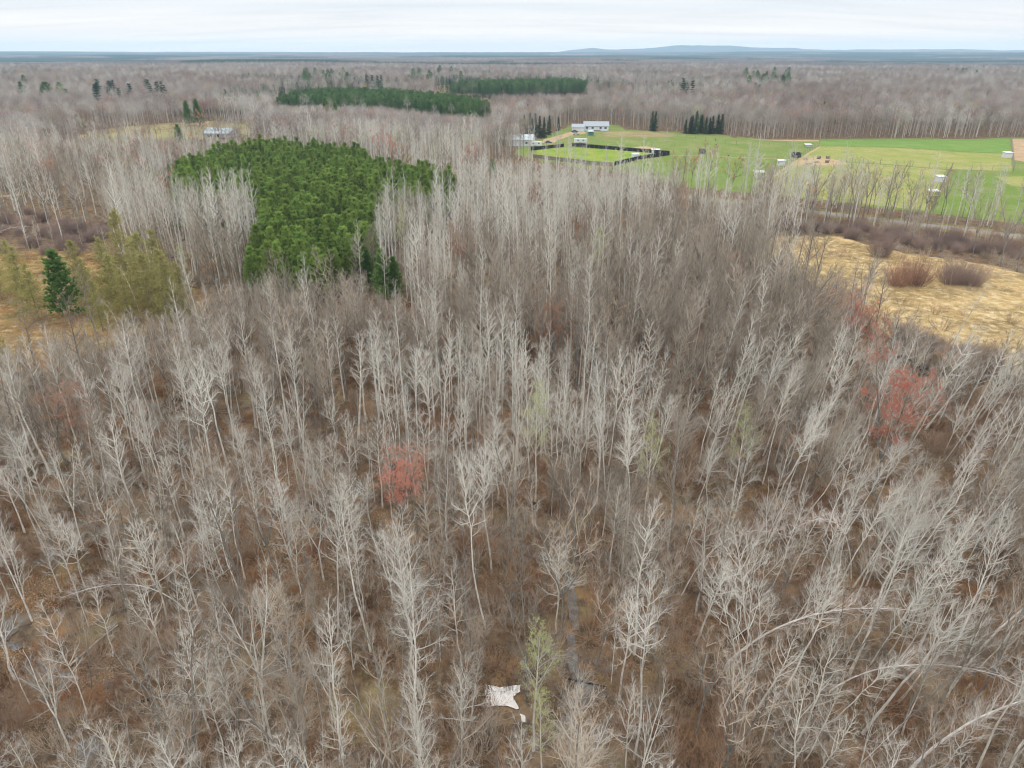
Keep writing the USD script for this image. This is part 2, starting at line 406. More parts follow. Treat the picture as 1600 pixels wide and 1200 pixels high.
def broadleaf(rng, h, r0, cs, cr, nl, ang=(35, 60), nsub=7, ntw=7, lean=(0, 0), wig=0.02, leaders=0, fork=0.35, thick=1.0, bow=0.0, path=None, up=0.5, k=(6, 4), spread=22, stubs=6):
    """(trunk, crown, twig tips) of a leafless tree h tall, its crown of radius cr starting at cs of the height."""
    trunk, crown = MB(), MB()
    P = stem_path(rng, h, lean, wig, bow) if path is None else path
    s = np.linspace(0, 1, len(P))
    stems = []
    if leaders:
        cut = max(3, int(round(fork * (len(P) - 1))) + 1)
        R = r0 * (1 - 0.45 * s[:cut] / s[cut - 1]) * np.where(s[:cut] == 0, 1.35, 1)
        trunk.tube(P[:cut], R, k[0])
        q = P[cut - 1]
        az0 = rng.uniform(0, 360)
        for i in range(leaders):
            az = math.radians(az0 + 360 * i / leaders + rng.uniform(-25, 25)); a = math.radians(rng.uniform(0.5, 1.2) * spread)
            L = (h - q[2]) * rng.uniform(0.85, 1.05) / math.cos(a * 0.7)
            ts = np.linspace(0, 1, 7)
            d0 = np.array([math.sin(a) * math.cos(az), math.sin(a) * math.sin(az), math.cos(a)])
            pts = [q]
            for j in range(6):
                d = unit(d0 + np.array([0, 0, 0.35 * j / 5]) + rng.normal(size=3) * 0.07)
                pts.append(pts[-1] + d * L / 6)
            pts = np.array(pts)
            rr = r0 * 0.62 * (1 - ts) ** 0.9 + 0.012
            trunk.tube(pts, rr, max(3, k[0] - 1))
            stems.append((pts, rr, 0.12, nl // leaders))
    else:
        R = r0 * (1 - s) ** 0.85 + 0.012
        R[0] *= 1.4
        trunk.tube(P, R, k[0])
        stems.append((P, R, cs, nl))
    S0, S1, S2, SR, T0, T1, TR = [], [], [], [], [], [], []
    tips = []
    gold = 2.39996
    for P, R, c0, n in stems:
        ts = np.sort(c0 + (0.985 - c0) * (np.arange(n) + rng.uniform(0, 1, n)) / n)
        B, D = at_path(P, ts)
        rb = np.interp(ts, np.linspace(0, 1, len(P)), R)
        az0 = rng.uniform(0, 6.28)
        for i in range(n):
            u = (ts[i] - c0) / (1 - c0)
            L = cr * min(1.0, 0.6 + 1.6 * u) * (1.12 - u) ** 0.55 * rng.uniform(0.55, 1.3)
            a = np.radians(rng.uniform(*ang)) * (1.1 - 0.35 * u)
            d0 = turned(D[i:i + 1], np.array([a]), np.array([az0 + gold * i + rng.uniform(-0.4, 0.4)]))[0]
            m = 5
            pts = [B[i]]
            for j in range(m - 1):
                d = unit(d0 + np.array([0, 0, up * (j - 0.3) / (m - 1)]) + rng.normal(size=3) * 0.11)
                pts.append(pts[-1] + d * L / (m - 1))
            pts = np.array(pts)
            lr = min(rb[i] * 0.7, 0.012 + 0.011 * L) * thick
            rr = lr * np.linspace(1, 0.25, m)
            crown.tube(pts, rr, k[1])
            ns = max(2, int(nsub * (0.5 + 0.6 * L / cr)))
            st = rng.uniform(0.18, 1.0, ns) ** 0.8
            sb, sd = at_path(pts, st)
            s1 = turned(sd, np.radians(rng.uniform(18, 58, ns)), rng.uniform(0, 6.28, ns))
            s1[:, 2] += 0.15; s1 = unit(s1)
            sl = L * rng.uniform(0.30, 0.68, ns) * (1.15 - 0.55 * st)
            p1 = sb + s1 * (sl * 0.5)[:, None]
            s2 = unit(s1 + rng.normal(size=(ns, 3)) * 0.17 + np.array([0, 0, 0.25 * up]))
            p2 = p1 + s2 * (sl * 0.5)[:, None]
            S0.append(sb); S1.append(p1); S2.append(p2); SR.append((0.0055 + 0.0045 * sl) * thick)
            if ntw:
                w = rng.integers(max(1, ntw - 2), ntw + 3, ns)
                ii = np.repeat(np.arange(ns), w)
                g = rng.uniform(0.15, 1.0, len(ii))
                q = np.where((g < 0.5)[:, None], sb[ii] + (p1 - sb)[ii] * (2 * g)[:, None], p1[ii] + (p2 - p1)[ii] * (2 * g - 1)[:, None])
                td = turned(np.where((g < 0.5)[:, None], s1[ii], s2[ii]), np.radians(rng.uniform(20, 60, len(ii))), rng.uniform(0, 6.28, len(ii)))
                td[:, 2] += 0.2
                tl = sl[ii] * rng.uniform(0.30, 0.75, len(ii)) + 0.12
                T0.append(q); T1.append(q + unit(td) * tl[:, None]); TR.append(np.full(len(ii), 0.0055 * thick))
                tips.append(q + unit(td) * (tl * rng.uniform(0.3, 1, len(ii)))[:, None])
            else:
                tips.append(p2)
        if stubs and len(stems) == 1:                      # dead snags below the crown
            tt = rng.uniform(0.15, c0, stubs); b, d = at_path(P, tt)
            dd = turned(d, np.radians(rng.uniform(55, 95, stubs)), rng.uniform(0, 6.28, stubs))
            S0.append(b); S1.append(b + dd * 0.4); S2.append(b + dd * rng.uniform(0.6, 1.5, stubs)[:, None]); SR.append(np.full(stubs, 0.012 * thick))
    crown.bent(np.vstack(S0), np.vstack(S1), np.vstack(S2), np.concatenate(SR))
    if T0:
        crown.cones(np.vstack(T0), np.vstack(T1), np.concatenate(TR))
    return trunk, crown, np.vstack(tips)


def some(rng, pts, n):
    return pts[rng.integers(0, len(pts), n)] + rng.normal(size=(n, 3)) * 0.05


def tufts(rng, C, n, length, width, dirs=None, flat=0.5):
    """Needle tufts: n slivers round each point of C. Returns (P, Q, W)."""
    N = len(C)
    d = rng.normal(size=(N, n, 3))
    if dirs is not None:
        d = d * 0.55 + dirs[:, None] * 1.0
    d[..., 2] += flat
    d = unit(d)
    L = length * rng.uniform(0.6, 1.3, (N, n, 1))
    P = np.repeat(C[:, None], n, 1)
    return P.reshape(-1, 3), (P + d * L).reshape(-1, 3), np.full(N * n, width)


def pine(rng, h, cr, cs=0.25, whorls=11, per=6, tuft=5, n=13, length=0.45, width=0.10, ragged=0.3, k=5):
    trunk, crown = MB(), MB()
    base = 0.95 if tuft > 8 else 0.62
    P = stem_path(rng, h, (0, 0), 0.01)
    trunk.tube(P, h * 0.011 * np.linspace(1, 0.08, len(P)) + 0.01, k)
    C, Dr = [], []
    for w in range(whorls):
        t = cs + (0.97 - cs) * (w + rng.uniform(-0.2, 0.2)) / (whorls - 1)
        t = min(max(t, cs), 0.985)
        B, _ = at_path(P, np.array([t]))
        u = (t - cs) / (1 - cs)
        az0 = rng.uniform(0, 6.28)
        for b in range(per):
            L = cr * (min(1.0, base + 1.2 * u)) * (1.03 - u) ** (0.6 if base < 0.9 else 0.8) * rng.uniform(1 - ragged, 1 + ragged) + 0.2
            az = az0 + 6.28 * b / per + rng.uniform(-0.3, 0.3)
            el = math.radians(rng.uniform(-8, 14) + 45 * u)
            d0 = np.array([math.cos(az) * math.cos(el), math.sin(az) * math.cos(el), math.sin(el)])
            pts = [B[0]]
            for j in range(3):
                pts.append(pts[-1] + unit(d0 + np.array([0, 0, 0.25 * j])) * L / 3)
            pts = np.array(pts)
            trunk.tube(pts, np.linspace(0.035, 0.012, 4), 3)
            q, d = at_path(pts, np.linspace(0.35, 1.0, tuft))
            side = rng.normal(size=(tuft, 3)) * 0.16 * L; side[:, 2] *= 0.4
            C.append(q + side); Dr.append(d)
    top, _ = at_path(P, np.array([0.97, 1.0])); C.append(top); Dr.append(np.array([[0, 0, 1.0]] * 2))
    C = np.vstack(C); Dr = np.vstack(Dr)
    crown.blades(*tufts(rng, C, n, length, width, Dr), rng)
    return trunk, crown


def spruce(rng, h, cr, whorls=24, per=10, n=6, length=0.9, width=0.34, k=4, open_=0.0):
    trunk, crown = MB(), MB()
    P = stem_path(rng, h, (0, 0), 0.006)
    trunk.tube(P, h * 0.009 * np.linspace(1, 0.05, len(P)) + 0.01, k)
    A, B, W = [], [], []
    for w in range(whorls):
        t = 0.06 + 0.92 * w / (whorls - 1)
        b, _ = at_path(P, np.array([t])); b = b[0]
        for j in range(per):
            L = cr * (1.04 - t) ** 0.85 * rng.uniform(0.7, 1.2)
            az = rng.uniform(0, 6.28); el = math.radians(-18 + 40 * t + rng.uniform(-8, 8))
            d = np.array([math.cos(az) * math.cos(el), math.sin(az) * math.cos(el), math.sin(el)])
            m = max(2, int(n * L / cr + 1))
            for g in np.linspace(0.35 if open_ else 0.15, 1.0, m):
                q = b + d * L * g
                dd = unit(d + rng.normal(size=3) * 0.4 + np.array([0, 0, -0.15]))
                A.append(q - dd * length * 0.4); B.append(q + dd * length * (1.15 - 0.4 * g)); W.append(width)
                if rng.uniform() < 0.7:
                    dd = unit(d + rng.normal(size=3) * 0.8)
                    A.append(q); B.append(q + dd * length * 0.7); W.append(width * 0.8)
            if open_:
                trunk.tube(np.array([b, b + d * L * 0.9]), np.array([0.02, 0.006]), 3)
    crown.blades(np.array(A), np.array(B), np.array(W), rng)
    return trunk, crown


def tamarack(rng, h, cr):
    trunk, crown = MB(), MB()
    P = stem_path(rng, h, (0, 0), 0.008)
    trunk.tube(P, h * 0.008 * np.linspace(1, 0.06, len(P)) + 0.01, 5)
    C, Dr = [], []
    for i in range(150):
        t = rng.uniform(0.10, 0.99)
        b, _ = at_path(P, np.array([t])); b = b[0]
        L = cr * (1.05 - t) ** 0.8 * rng.uniform(0.6, 1.2) + 0.15
        az = rng.uniform(0, 6.28); el = math.radians(rng.uniform(-12, 18) + 20 * t)
        d = np.array([math.cos(az) * math.cos(el), math.sin(az) * math.cos(el), math.sin(el)])
        trunk.tube(np.array([b, b + d * L * 0.5, b + d * L + np.array([0, 0, 0.06 * L])]), np.array([0.022, 0.014, 0.005]), 3)
        m = max(3, int(9 * L / cr))
        q = b + d * L * np.linspace(0.2, 1.0, m)[:, None] + rng.normal(size=(m, 3)) * 0.13 * L * np.array([1, 1, 0.4])
        C.append(q); Dr.append(np.repeat(d[None], m, 0))
    C = np.vstack(C); Dr = np.vstack(Dr)
    crown.blades(*tufts(rng, C, 16, 0.55, 0.07, Dr * 0.6, 0.0), rng)
    return trunk, crown


def shrub(rng, h, r, stems, nsub=3, thick=1.0, fan=50):
    m = MB()
    az = rng.uniform(0, 6.28, stems); a = np.radians(rng.uniform(3, fan, stems)); L = h * rng.uniform(0.55, 1.1, stems)
    d = np.stack([np.sin(a) * np.cos(az), np.sin(a) * np.sin(az), np.cos(a)], -1)
    P0 = np.stack([np.cos(az), np.sin(az), 0 * az], -1) * (r * rng.uniform(0, 0.45, stems))[:, None]; P0[:, 2] = -0.1
    d2 = unit(d + np.array([0, 0, 0.35]) + rng.normal(size=d.shape) * 0.15)
    P1 = P0 + d * (L / 2)[:, None]; P2 = P1 + d2 * (L / 2)[:, None]
    m.bent(P0, P1, P2, 0.016 * thick * rng.uniform(0.6, 1.2, stems))
    i = np.repeat(np.arange(stems), nsub * 2)
    g = rng.uniform(0.25, 1, len(i))
    q = np.where((g < 0.5)[:, None], P0[i] + (P1 - P0)[i] * (2 * g)[:, None], P1[i] + (P2 - P1)[i] * (2 * g - 1)[:, None])
    t = turned(d2[i], np.radians(rng.uniform(15, 50, len(i))), rng.uniform(0, 6.28, len(i)))
    tl = h * rng.uniform(0.15, 0.32, len(i))
    m.cones(q, q + t * tl[:, None], np.full(len(i), 0.0075 * thick))
    e = q + t * (tl * 0.5)[:, None]
    t2 = turned(t, np.radians(rng.uniform(20, 50, len(i))), rng.uniform(0, 6.28, len(i)))
    m.cones(e, e + t2 * (tl * 0.5)[:, None], np.full(len(i), 0.006 * thick))
    return m, q + t * tl[:, None]


def grass(rng, n, r, h, width, droop=0.5):
    m = MB()
    az, ra = rng.uniform(0, 6.28, n), r * np.sqrt(rng.uniform(0, 1, n))
    P = np.stack([ra * np.cos(az), ra * np.sin(az), np.full(n, -0.03)], -1)
    d = rng.normal(size=(n, 3)) * droop; d[:, 2] = 1; d = unit(d)
    m.blades(P, P + d * (h * rng.uniform(0.5, 1.2, n))[:, None], np.full(n, width), rng)
    return m


def dome(m, rng, c, rad, hz, n, length, width):
    """A fuzzy crown: short twigs over and inside a rounded dome."""
    d = rng.normal(size=(n, 3)); d[:, 2] = np.abs(d[:, 2]) * 0.9 - 0.25; d = unit(d)
    P = np.asarray(c) + d * np.array([rad, rad, hz]) * (rng.uniform(0.25, 1, n) ** 0.5)[:, None]
    e = unit(d * 0.8 + np.array([0, 0, 0.55]) + rng.normal(size=(n, 3)) * 0.45)
    m.blades(P, P + e * rng.uniform(*length, n)[:, None], np.full(n, width), rng)


# ---------------------------------------------------------------- kinds of plant (class prims; copies refer to them)
def make_kinds():
    for i in range(12):
        r = np.random.default_rng(100 + i)
        h = r.uniform(14.2, 16)
        t, c, tips = broadleaf(r, h, r.uniform(0.075, 0.13), r.uniform(0.46, 0.60) if i < 6 else r.uniform(0.24, 0.42), r.uniform(2.4, 3.2) if i < 6 else r.uniform(2.8, 3.9), 26, ang=(26, 66), nsub=10, ntw=4, wig=0.05, up=0.35, thick=1.25)
        kind(f'aspen_kind{i}', [('trunk', t, M_ASPEN, True), ('crown', c, M_ASPEN_TWIG, False)])
    for i in range(4):                                     # forked, broader pale trees
        r = np.random.default_rng(140 + i)
        h = r.uniform(13, 15.5)
        t, c, tips = broadleaf(r, h, 0.12, 0.4, r.uniform(2.6, 3.3), 32, ang=(24, 66), nsub=9, ntw=4, up=0.35, thick=1.22, leaders=2 + i % 2, fork=r.uniform(0.3, 0.5), spread=15)
        kind(f'aspen_kind{12 + i}', [('trunk', t, M_ASPEN, True), ('crown', c, M_ASPEN_TWIG, False)])
    for i in range(2):
        r = np.random.default_rng(160 + i)
        t, c, tips = broadleaf(r, 15.5, 0.1, 0.4, 3.0, 24, ang=(24, 50), nsub=8, ntw=6, wig=0.03)
        b = MB().leaves(some(r, tips, 2200), np.full(2200, 0.06), r)
        kind(f'budding_aspen_kind{i}', [('trunk', t, M_ASPEN, True), ('crown', c, M_ASPEN_TWIG, False), ('buds', b, M_BUD, False)])
    for i in range(6):
        r = np.random.default_rng(200 + i)
        h = r.uniform(12, 16)
        t, c, tips = broadleaf(r, h, 0.13, 0.35, r.uniform(2.3, 3.2), 40, ang=(30, 66), nsub=9, ntw=5, thick=1.25, leaders=(0, 3, 2, 4, 0, 3)[i], fork=r.uniform(0.2, 0.45), spread=20, wig=0.03)
        kind(f'brown_tree_kind{i}', [('trunk', t, M_BROWN, True), ('crown', c, M_BROWN_TWIG, False)])
    for i in range(3):
        r = np.random.default_rng(240 + i)
        t, c, tips = broadleaf(r, 13.5, 0.13, 0.3, 2.9, 42, ang=(25, 60), nsub=9, ntw=9, leaders=3 + i % 2, fork=0.25, spread=20)
        q = (tips - [0, 0, 9.0]) / [3.3, 3.3, 4.6]; tips = tips[r.uniform(0, 1, len(tips)) < 1.25 * np.exp(-1.6 * (q ** 2).sum(1))]
        b = MB().leaves(some(r, tips, 9500), np.full(9500, 0.05), r)
        kind(f'red_maple_kind{i}', [('trunk', t, M_BROWN, True), ('crown', c, M_BROWN_TWIG, False), ('blossom', b, M_RED, False)])
        b = MB().leaves(some(r, tips, 5000), np.full(5000, 0.06), r)
        kind(f'rust_maple_kind{i}', [('trunk', t, M_BROWN, True), ('crown', c, M_BROWN_TWIG, False), ('blossom', b, M_RUST, False)])
    for i in range(6):
        r = np.random.default_rng(300 + i)
        t, c = pine(r, r.uniform(9, 10.5), r.uniform(1.7, 2.1), cs=0.2)
        kind(f'plantation_pine_kind{i}', [('trunk', t, M_PINEBARK, False), ('crown', c, M_PINE, False)])
    for i in range(2):
        r = np.random.default_rng(320 + i)
        t, c = pine(r, 15, 3.4, cs=0.12, whorls=13, per=6, tuft=11, n=22, length=0.75, width=0.17, ragged=0.35)
        kind(f'white_pine_kind{i}', [('trunk', t, M_PINEBARK, False), ('crown', c, M_WPINE, False)])
    for i in range(3):
        r = np.random.default_rng(340 + i)
        t, c = spruce(r, r.uniform(13, 16), r.uniform(2.2, 2.8))
        kind(f'spruce_kind{i}', [('trunk', t, M_PINEBARK, False), ('crown', c, M_SPRUCE, False)])
    for i in range(4):
        r = np.random.default_rng(360 + i)
        t, c = tamarack(r, r.uniform(14.5, 16.5), r.uniform(3.6, 4.4))
        kind(f'tamarack_kind{i}', [('trunk', t, M_BROWN, False), ('crown', c, M_TAMARACK, False)])
    for i in range(5):
        r = np.random.default_rng(400 + i)
        m, tips = shrub(r, r.uniform(2.2, 3.4), 1.7, 28, 4, 1.1, 55)
        kind(f'undergrowth_kind{i}', [('stems', m, M_SHRUB, False)])
    for i in range(3):
        r = np.random.default_rng(420 + i)
        m, tips = shrub(r, 3.6, 2.8, 170, 5, 1.3, 56)
        kind(f'rusty_bush_kind{i}', [('stems', m, M_RUSTSTEM, False)])
        m, tips = shrub(r, 3.6, 2.8, 210, 6, 1.3, 64)
        kind(f'alder_bush_kind{i}', [('stems', m, M_ALDER, False)])
    # trees seen from 150 m and more: fewer, stouter twigs
    for i in range(6):
        r = np.random.default_rng(500 + i)
        h = r.uniform(14, 18)
        t, c, tips = broadleaf(r, h, 0.14, 0.42, r.uniform(2.0, 2.8), 24, ang=(26, 66), nsub=6, ntw=4, thick=1.8, k=(4, 3), stubs=3)
        kind(f'mid_pale_kind{i}', [('trunk', t, M_ASPEN, False), ('crown', c, M_ASPEN_TWIG, False)])
        t, c, tips = broadleaf(r, h * 0.92, 0.17, 0.35, r.uniform(2.6, 3.4), 28, ang=(28, 72), nsub=7, ntw=5, thick=1.8, k=(4, 3), leaders=(0, 2, 3)[i % 3], spread=18, stubs=3)
        kind(f'mid_brown_kind{i}', [('trunk', t, M_BROWN, False), ('crown', c, M_BROWN_TWIG, False)])
    for i in range(2):
        r = np.random.default_rng(530 + i)
        t, c, tips = broadleaf(r, 14, 0.17, 0.3, 3.2, 18, nsub=5, ntw=4, thick=2.4, k=(4, 3), leaders=3, stubs=0)
        for nm, m_, n_ in (('mid_red', M_RED, 420), ('mid_rust', M_RUST, 420), ('mid_green', M_BUD, 420), ('mid_gold', M_GOLD, 900)):
            b = MB().leaves(some(r, tips, n_), np.full(n_, 0.16), r)
            kind(f'{nm}_kind{i}', [('trunk', t, M_BROWN, False), ('crown', c, M_FARPALE if nm == 'mid_green' else M_FAR, False), ('buds', b, m_, False)])
    for i in range(3):
        r = np.random.default_rng(540 + i)
        t, c = pine(r, 13, 2.8, cs=0.15, whorls=8, per=5, tuft=4, n=6, length=0.9, width=0.3, k=3)
        kind(f'far_pine_kind{i}', [('crown', c, M_PLANT2, False)])
        t, c = spruce(r, 14, 2.5, whorls=12, per=7, n=3, length=1.3, width=0.6)
        kind(f'far_spruce_kind{i}', [('crown', c, M_SPRUCE, False)])
        t, c = pine(r, 9.5, 1.9, cs=0.3, whorls=6, per=5, tuft=3, n=5, length=0.7, width=0.26, k=3)
        kind(f'far_plantation_kind{i}', [('crown', c, M_PLANT2, False)])
    for i in range(5):
        r = np.random.default_rng(560 + i)
        for nm, m_ in (('far_brown', M_FAR), ('far_pale', M_FARPALE)):
            b = MB()
            hh = r.uniform(12.5, 16.5); pal = nm == 'far_pale'
            b.tube(np.array([[0, 0, -0.3], [0, 0, hh * 0.5], [0, 0, hh * 0.9]]), np.array([0.19, 0.13, 0.04]), 3)
            n = 12; z = hh * r.uniform(0.3, 0.75, n); az = r.uniform(0, 6.28, n); a = np.radians(r.uniform(25, 65, n))
            P = np.stack([0 * z, 0 * z, z], -1); d = np.stack([np.sin(a) * np.cos(az), np.sin(a) * np.sin(az), np.cos(a)], -1)
            b.cones(P, P + d * r.uniform(2, 3.6, n)[:, None], np.full(n, 0.07))
            dome(b, r, (0, 0, hh * 0.66), (2.3 if pal else 3.1) * r.uniform(0.85, 1.2), hh * 0.34, 150, (0.6, 1.3), 0.13)
            kind(f'{nm}_kind{i}', [('crown', b, m_, False)])
    # pieces of far-off wood, 90 m square
    for i in range(3):
        r = np.random.default_rng(580 + i)
        for nm, m_ in (('wood_brown', M_MASS), ('wood_pale', M_MASSPALE), ('wood_dark', M_MASSDARK)):
            b = MB()
            for _ in range(210):
                hh = r.uniform(10, 17); c = (r.uniform(-46, 46), r.uniform(-46, 46), hh * 0.62)
                if nm == 'wood_dark':
                    dome(b, r, c, 2.0, hh * 0.42, 16, (1.0, 2.2), 1.5)
                else:
                    dome(b, r, c, 3.6, hh * 0.38, 18, (0.9, 2.0), 1.1)
            kind(f'{nm}_kind{i}', [('crowns', b, m_, False)])
    # joined square pieces of ground cover
    for i in range(5):
        r = np.random.default_rng(610 + i)
        b = MB()
        for _ in range(26):
            v, f = shrub(r, r.uniform(0.5, 1.0), 1.0, 22, 3, 0.8, 80)[0].get(); b.add(v + [r.uniform(-2.6, 2.6), r.uniform(-2.6, 2.6), -0.05], f)
        n_ = 1700; q_ = np.column_stack([r.uniform(-2.7, 2.7, (n_, 2)), r.uniform(-0.06, 0.12, n_)])
        b.leaves(q_, r.uniform(0.04, 0.10, n_), r)
        kind(f'litter_kind{i}', [('stems', b, M_LITTER, False)])
        for nm, m_, hh, den in (('grass', M_DEADGRASS, 0.34, 80), ('rust_grass', M_RUSTGRASS, 0.36, 50)):
            b = MB()
            for _ in range(den):
                v, f = grass(r, 46, 0.5, hh * r.uniform(0.7, 1.25), 0.036, 0.9).get(); b.add(v + [r.uniform(-2.2, 2.2), r.uniform(-2.2, 2.2), 0], f)
            kind(f'{nm}_kind{i}', [('blades', b, m_, False)])
        kind(f'tussock_kind{i}', [('blades', grass(r, 80, 0.7, 0.40, 0.035, 1.0), M_RUSTGRASS, False)])


make_kinds()


# ---------------------------------------------------------------- the lie of the land (outlines as ground points seen at photograph pixels)
FARM = gpoly([(800, 240), (812, 226), (846, 213), (890, 196), (950, 193), (1000, 204), (1040, 205), (1120, 210), (1200, 218), (1300, 217), (1450, 216), (1590, 215), (1900, 214),
              (1900, 388), (1700, 362), (1600, 350), (1450, 333), (1300, 316), (1150, 300), (1040, 290), (960, 270), (900, 262), (835, 250)])
MEADOW = gpoly([(1188, 384), (1225, 371), (1310, 373), (1420, 400), (1500, 408), (1600, 430), (1900, 455), (1900, 640), (1700, 615), (1600, 592), (1500, 572), (1430, 556), (1385, 530), (1360, 495), (1300, 465), (1235, 425)])
BOG = gpoly([(-260, 420), (-60, 398), (60, 392), (160, 398), (235, 430), (320, 455), (335, 470), (318, 494), (260, 524), (160, 545), (90, 575), (40, 600), (-60, 620), (-300, 640)])
OLDFIELD = gpoly([(110, 219), (140, 206), (190, 199), (255, 194), (330, 190), (400, 196), (392, 212), (330, 219), (230, 225)])
PLANT = gpoly([(322, 246, 9), (345, 236, 9), (435, 225, 9), (500, 231, 9), (560, 236, 9), (600, 256, 9), (640, 261, 9), (708, 271, 9), (710, 292, 9), (660, 314, 9), (604, 334, 9), (584, 366, 9),
               (575, 392, 7), (545, 425, 5), (480, 455, 4), (400, 462, 2), (386, 452, 2), (400, 400, 5), (407, 355, 7), (385, 325, 8), (330, 330, 8), (276, 322, 8), (268, 290, 9), (272, 264, 9)])
PLANT2 = gpoly([(428, 158, 9), (500, 148, 9), (600, 147, 9), (700, 155, 9), (764, 166, 9), (766, 184, 2), (735, 183, 5), (690, 175, 7), (640, 167, 7), (560, 163, 8), (470, 161, 9)])
PLANT3 = gpoly([(684, 143, 9), (760, 135, 9), (900, 133, 9), (917, 136, 9), (915, 147, 3), (800, 149, 4), (700, 149, 4)])
ROAD = np.array([ground_at(*p) for p in ((1900, 408), (1600, 371), (1450, 353), (1300, 335), (1170, 320))])
ROAD = np.vstack([ROAD, [[55, 271], [15, 301], [-40, 338]]])
TRACK = np.array([ground_at(*p) for p in ((-160, 310), (-60, 309), (0, 308), (34, 304))])
POOLS = [  # (outline in pixels)
    [(757, 1082), (763, 1070), (784, 1074), (815, 1069), (816, 1080), (804, 1090), (812, 1106), (803, 1110), (782, 1103), (760, 1104)],
    [(812, 1114), (822, 1119), (825, 1131), (815, 1128)],
    [(884, 880), (897, 905), (901, 950), (903, 985), (893, 988), (888, 950), (880, 905)],
    [(886, 990), (898, 992), (903, 1040), (908, 1062), (893, 1058), (887, 1030)],
    [(895, 1066), (925, 1066), (950, 1078), (944, 1092), (915, 1104), (895, 1096)],
    [(866, 1128), (884, 1118), (900, 1130), (896, 1146), (876, 1150)],
    [(920, 1128), (945, 1132), (950, 1170), (930, 1168)],
    [(800, 850), (830, 855), (880, 874), (888, 888), (862, 884), (820, 868)],
    [(520, 766), (560, 758), (588, 770), (580, 780), (545, 776)],
    [(30, 1030), (48, 1022), (75, 1042), (80, 1064), (62, 1070), (44, 1055)],
    [(-10, 975), (18, 972), (30, 985), (12, 1000), (-12, 1000)],
    [(5, 1004), (30, 1002), (38, 1014), (18, 1022)],
    [(90, 1045), (115, 1052), (112, 1075), (96, 1085)],
    [(120, 1160), (150, 1150), (172, 1170), (165, 1200), (130, 1205)],
    [(185, 1135), (205, 1132), (214, 1146), (196, 1152)],
    [(395, 642), (420, 636), (440, 646), (425, 656), (404, 654)],
    [(240, 1090), (275, 1080), (300, 1092), (270, 1104)],
    [(375, 1095), (398, 1092), (400, 1130), (380, 1135)],
    [(160, 1060), (178, 1060), (182, 1090), (168, 1100)],
]
POOLS_G = [gpoly(p) for p in POOLS]
SNOWY = [gpoly(p) for p in ([(40, 370), (47, 366), (52, 371), (46, 377)], [(55, 432), (76, 431), (80, 435), (60, 438)], [(257, 398), (276, 395), (284, 400), (266, 404)])]


def along(line, x, y):
    """Distance of points from a line of points."""
    best = np.full(np.shape(x), 1e9)
    for (ax, ay), (bx, by) in zip(line[:-1], line[1:]):
        L2 = (bx - ax) ** 2 + (by - ay) ** 2
        t = np.clip(((x - ax) * (bx - ax) + (y - ay) * (by - ay)) / L2, 0, 1)
        best = np.minimum(best, np.hypot(x - ax - t * (bx - ax), y - ay - t * (by - ay)))
    return best


def smooth(a, b, t):
    t = np.clip((t - a) / (b - a), 0, 1)
    return t * t * (3 - 2 * t)


def land(x, y):
    """Height of the ground: flat and hummocky near, gently rolling beyond the fields."""
    x, y = np.asarray(x, float), np.asarray(y, float)
    far = smooth(620, 1500, np.hypot(x, y))
    roll = (fnoise(x, y, 900, 3, 5) - 0.5) * 26 + (fnoise(x, y, 2600, 2, 9) - 0.5) * 30
    near = (fnoise(x, y, 6, 3, 3) - 0.5) * 0.6
    calm = inside(FARM, x, y) | (along(ROAD, x, y) < 9) | (along(TRACK, x, y) < 6)
    for p in POOLS_G + SNOWY:
        calm = calm | (along(np.vstack([p, p[:1]]), x, y) < 0.6) | inside(p, x, y)
    return far * roll + 40 * smooth(3500, 12000, np.hypot(x, y)) + np.where(calm, 0.0, np.minimum(near, 0.3) * (1 - far) + 0.08) - np.where(calm, 0.03, 0.0)


def sheet(name, poly, z, material, wobble=0.0, step=4.0, kindword='structure', seed=1, size=None):
    """A flat piece of ground with a slightly uneven outline."""
    P = np.asarray(poly, float); out = []
    for a, b in zip(P, np.roll(P, -1, 0)):
        n = max(1, int(np.hypot(*(b - a)) / step))
        for i in range(n):
            out.append(a + (b - a) * i / n)
    out = np.array(out)
    if wobble:
        out = out + np.stack([fnoise(out[:, 0], out[:, 1], size or step * 1.3, 2, seed) - 0.5, fnoise(out[:, 0], out[:, 1], size or step * 1.3, 2, seed + 7) - 0.5], -1) * 2 * wobble
    from shapely.geometry import Polygon
    pg = Polygon(out).buffer(0)
    if pg.geom_type != 'Polygon':
        pg = max(pg.geoms, key=lambda g: g.area)
    v, f = trimesh.creation.triangulate_polygon(pg, engine='earcut')
    v3 = np.column_stack([v, np.full(len(v), z)])
    n = np.cross(v3[f[:, 1]] - v3[f[:, 0]], v3[f[:, 2]] - v3[f[:, 0]])[:, 2]
    f = np.where((n < 0)[:, None], f[:, ::-1], f)
    return tag(obj(name, (v3, f), material), kind=kindword)


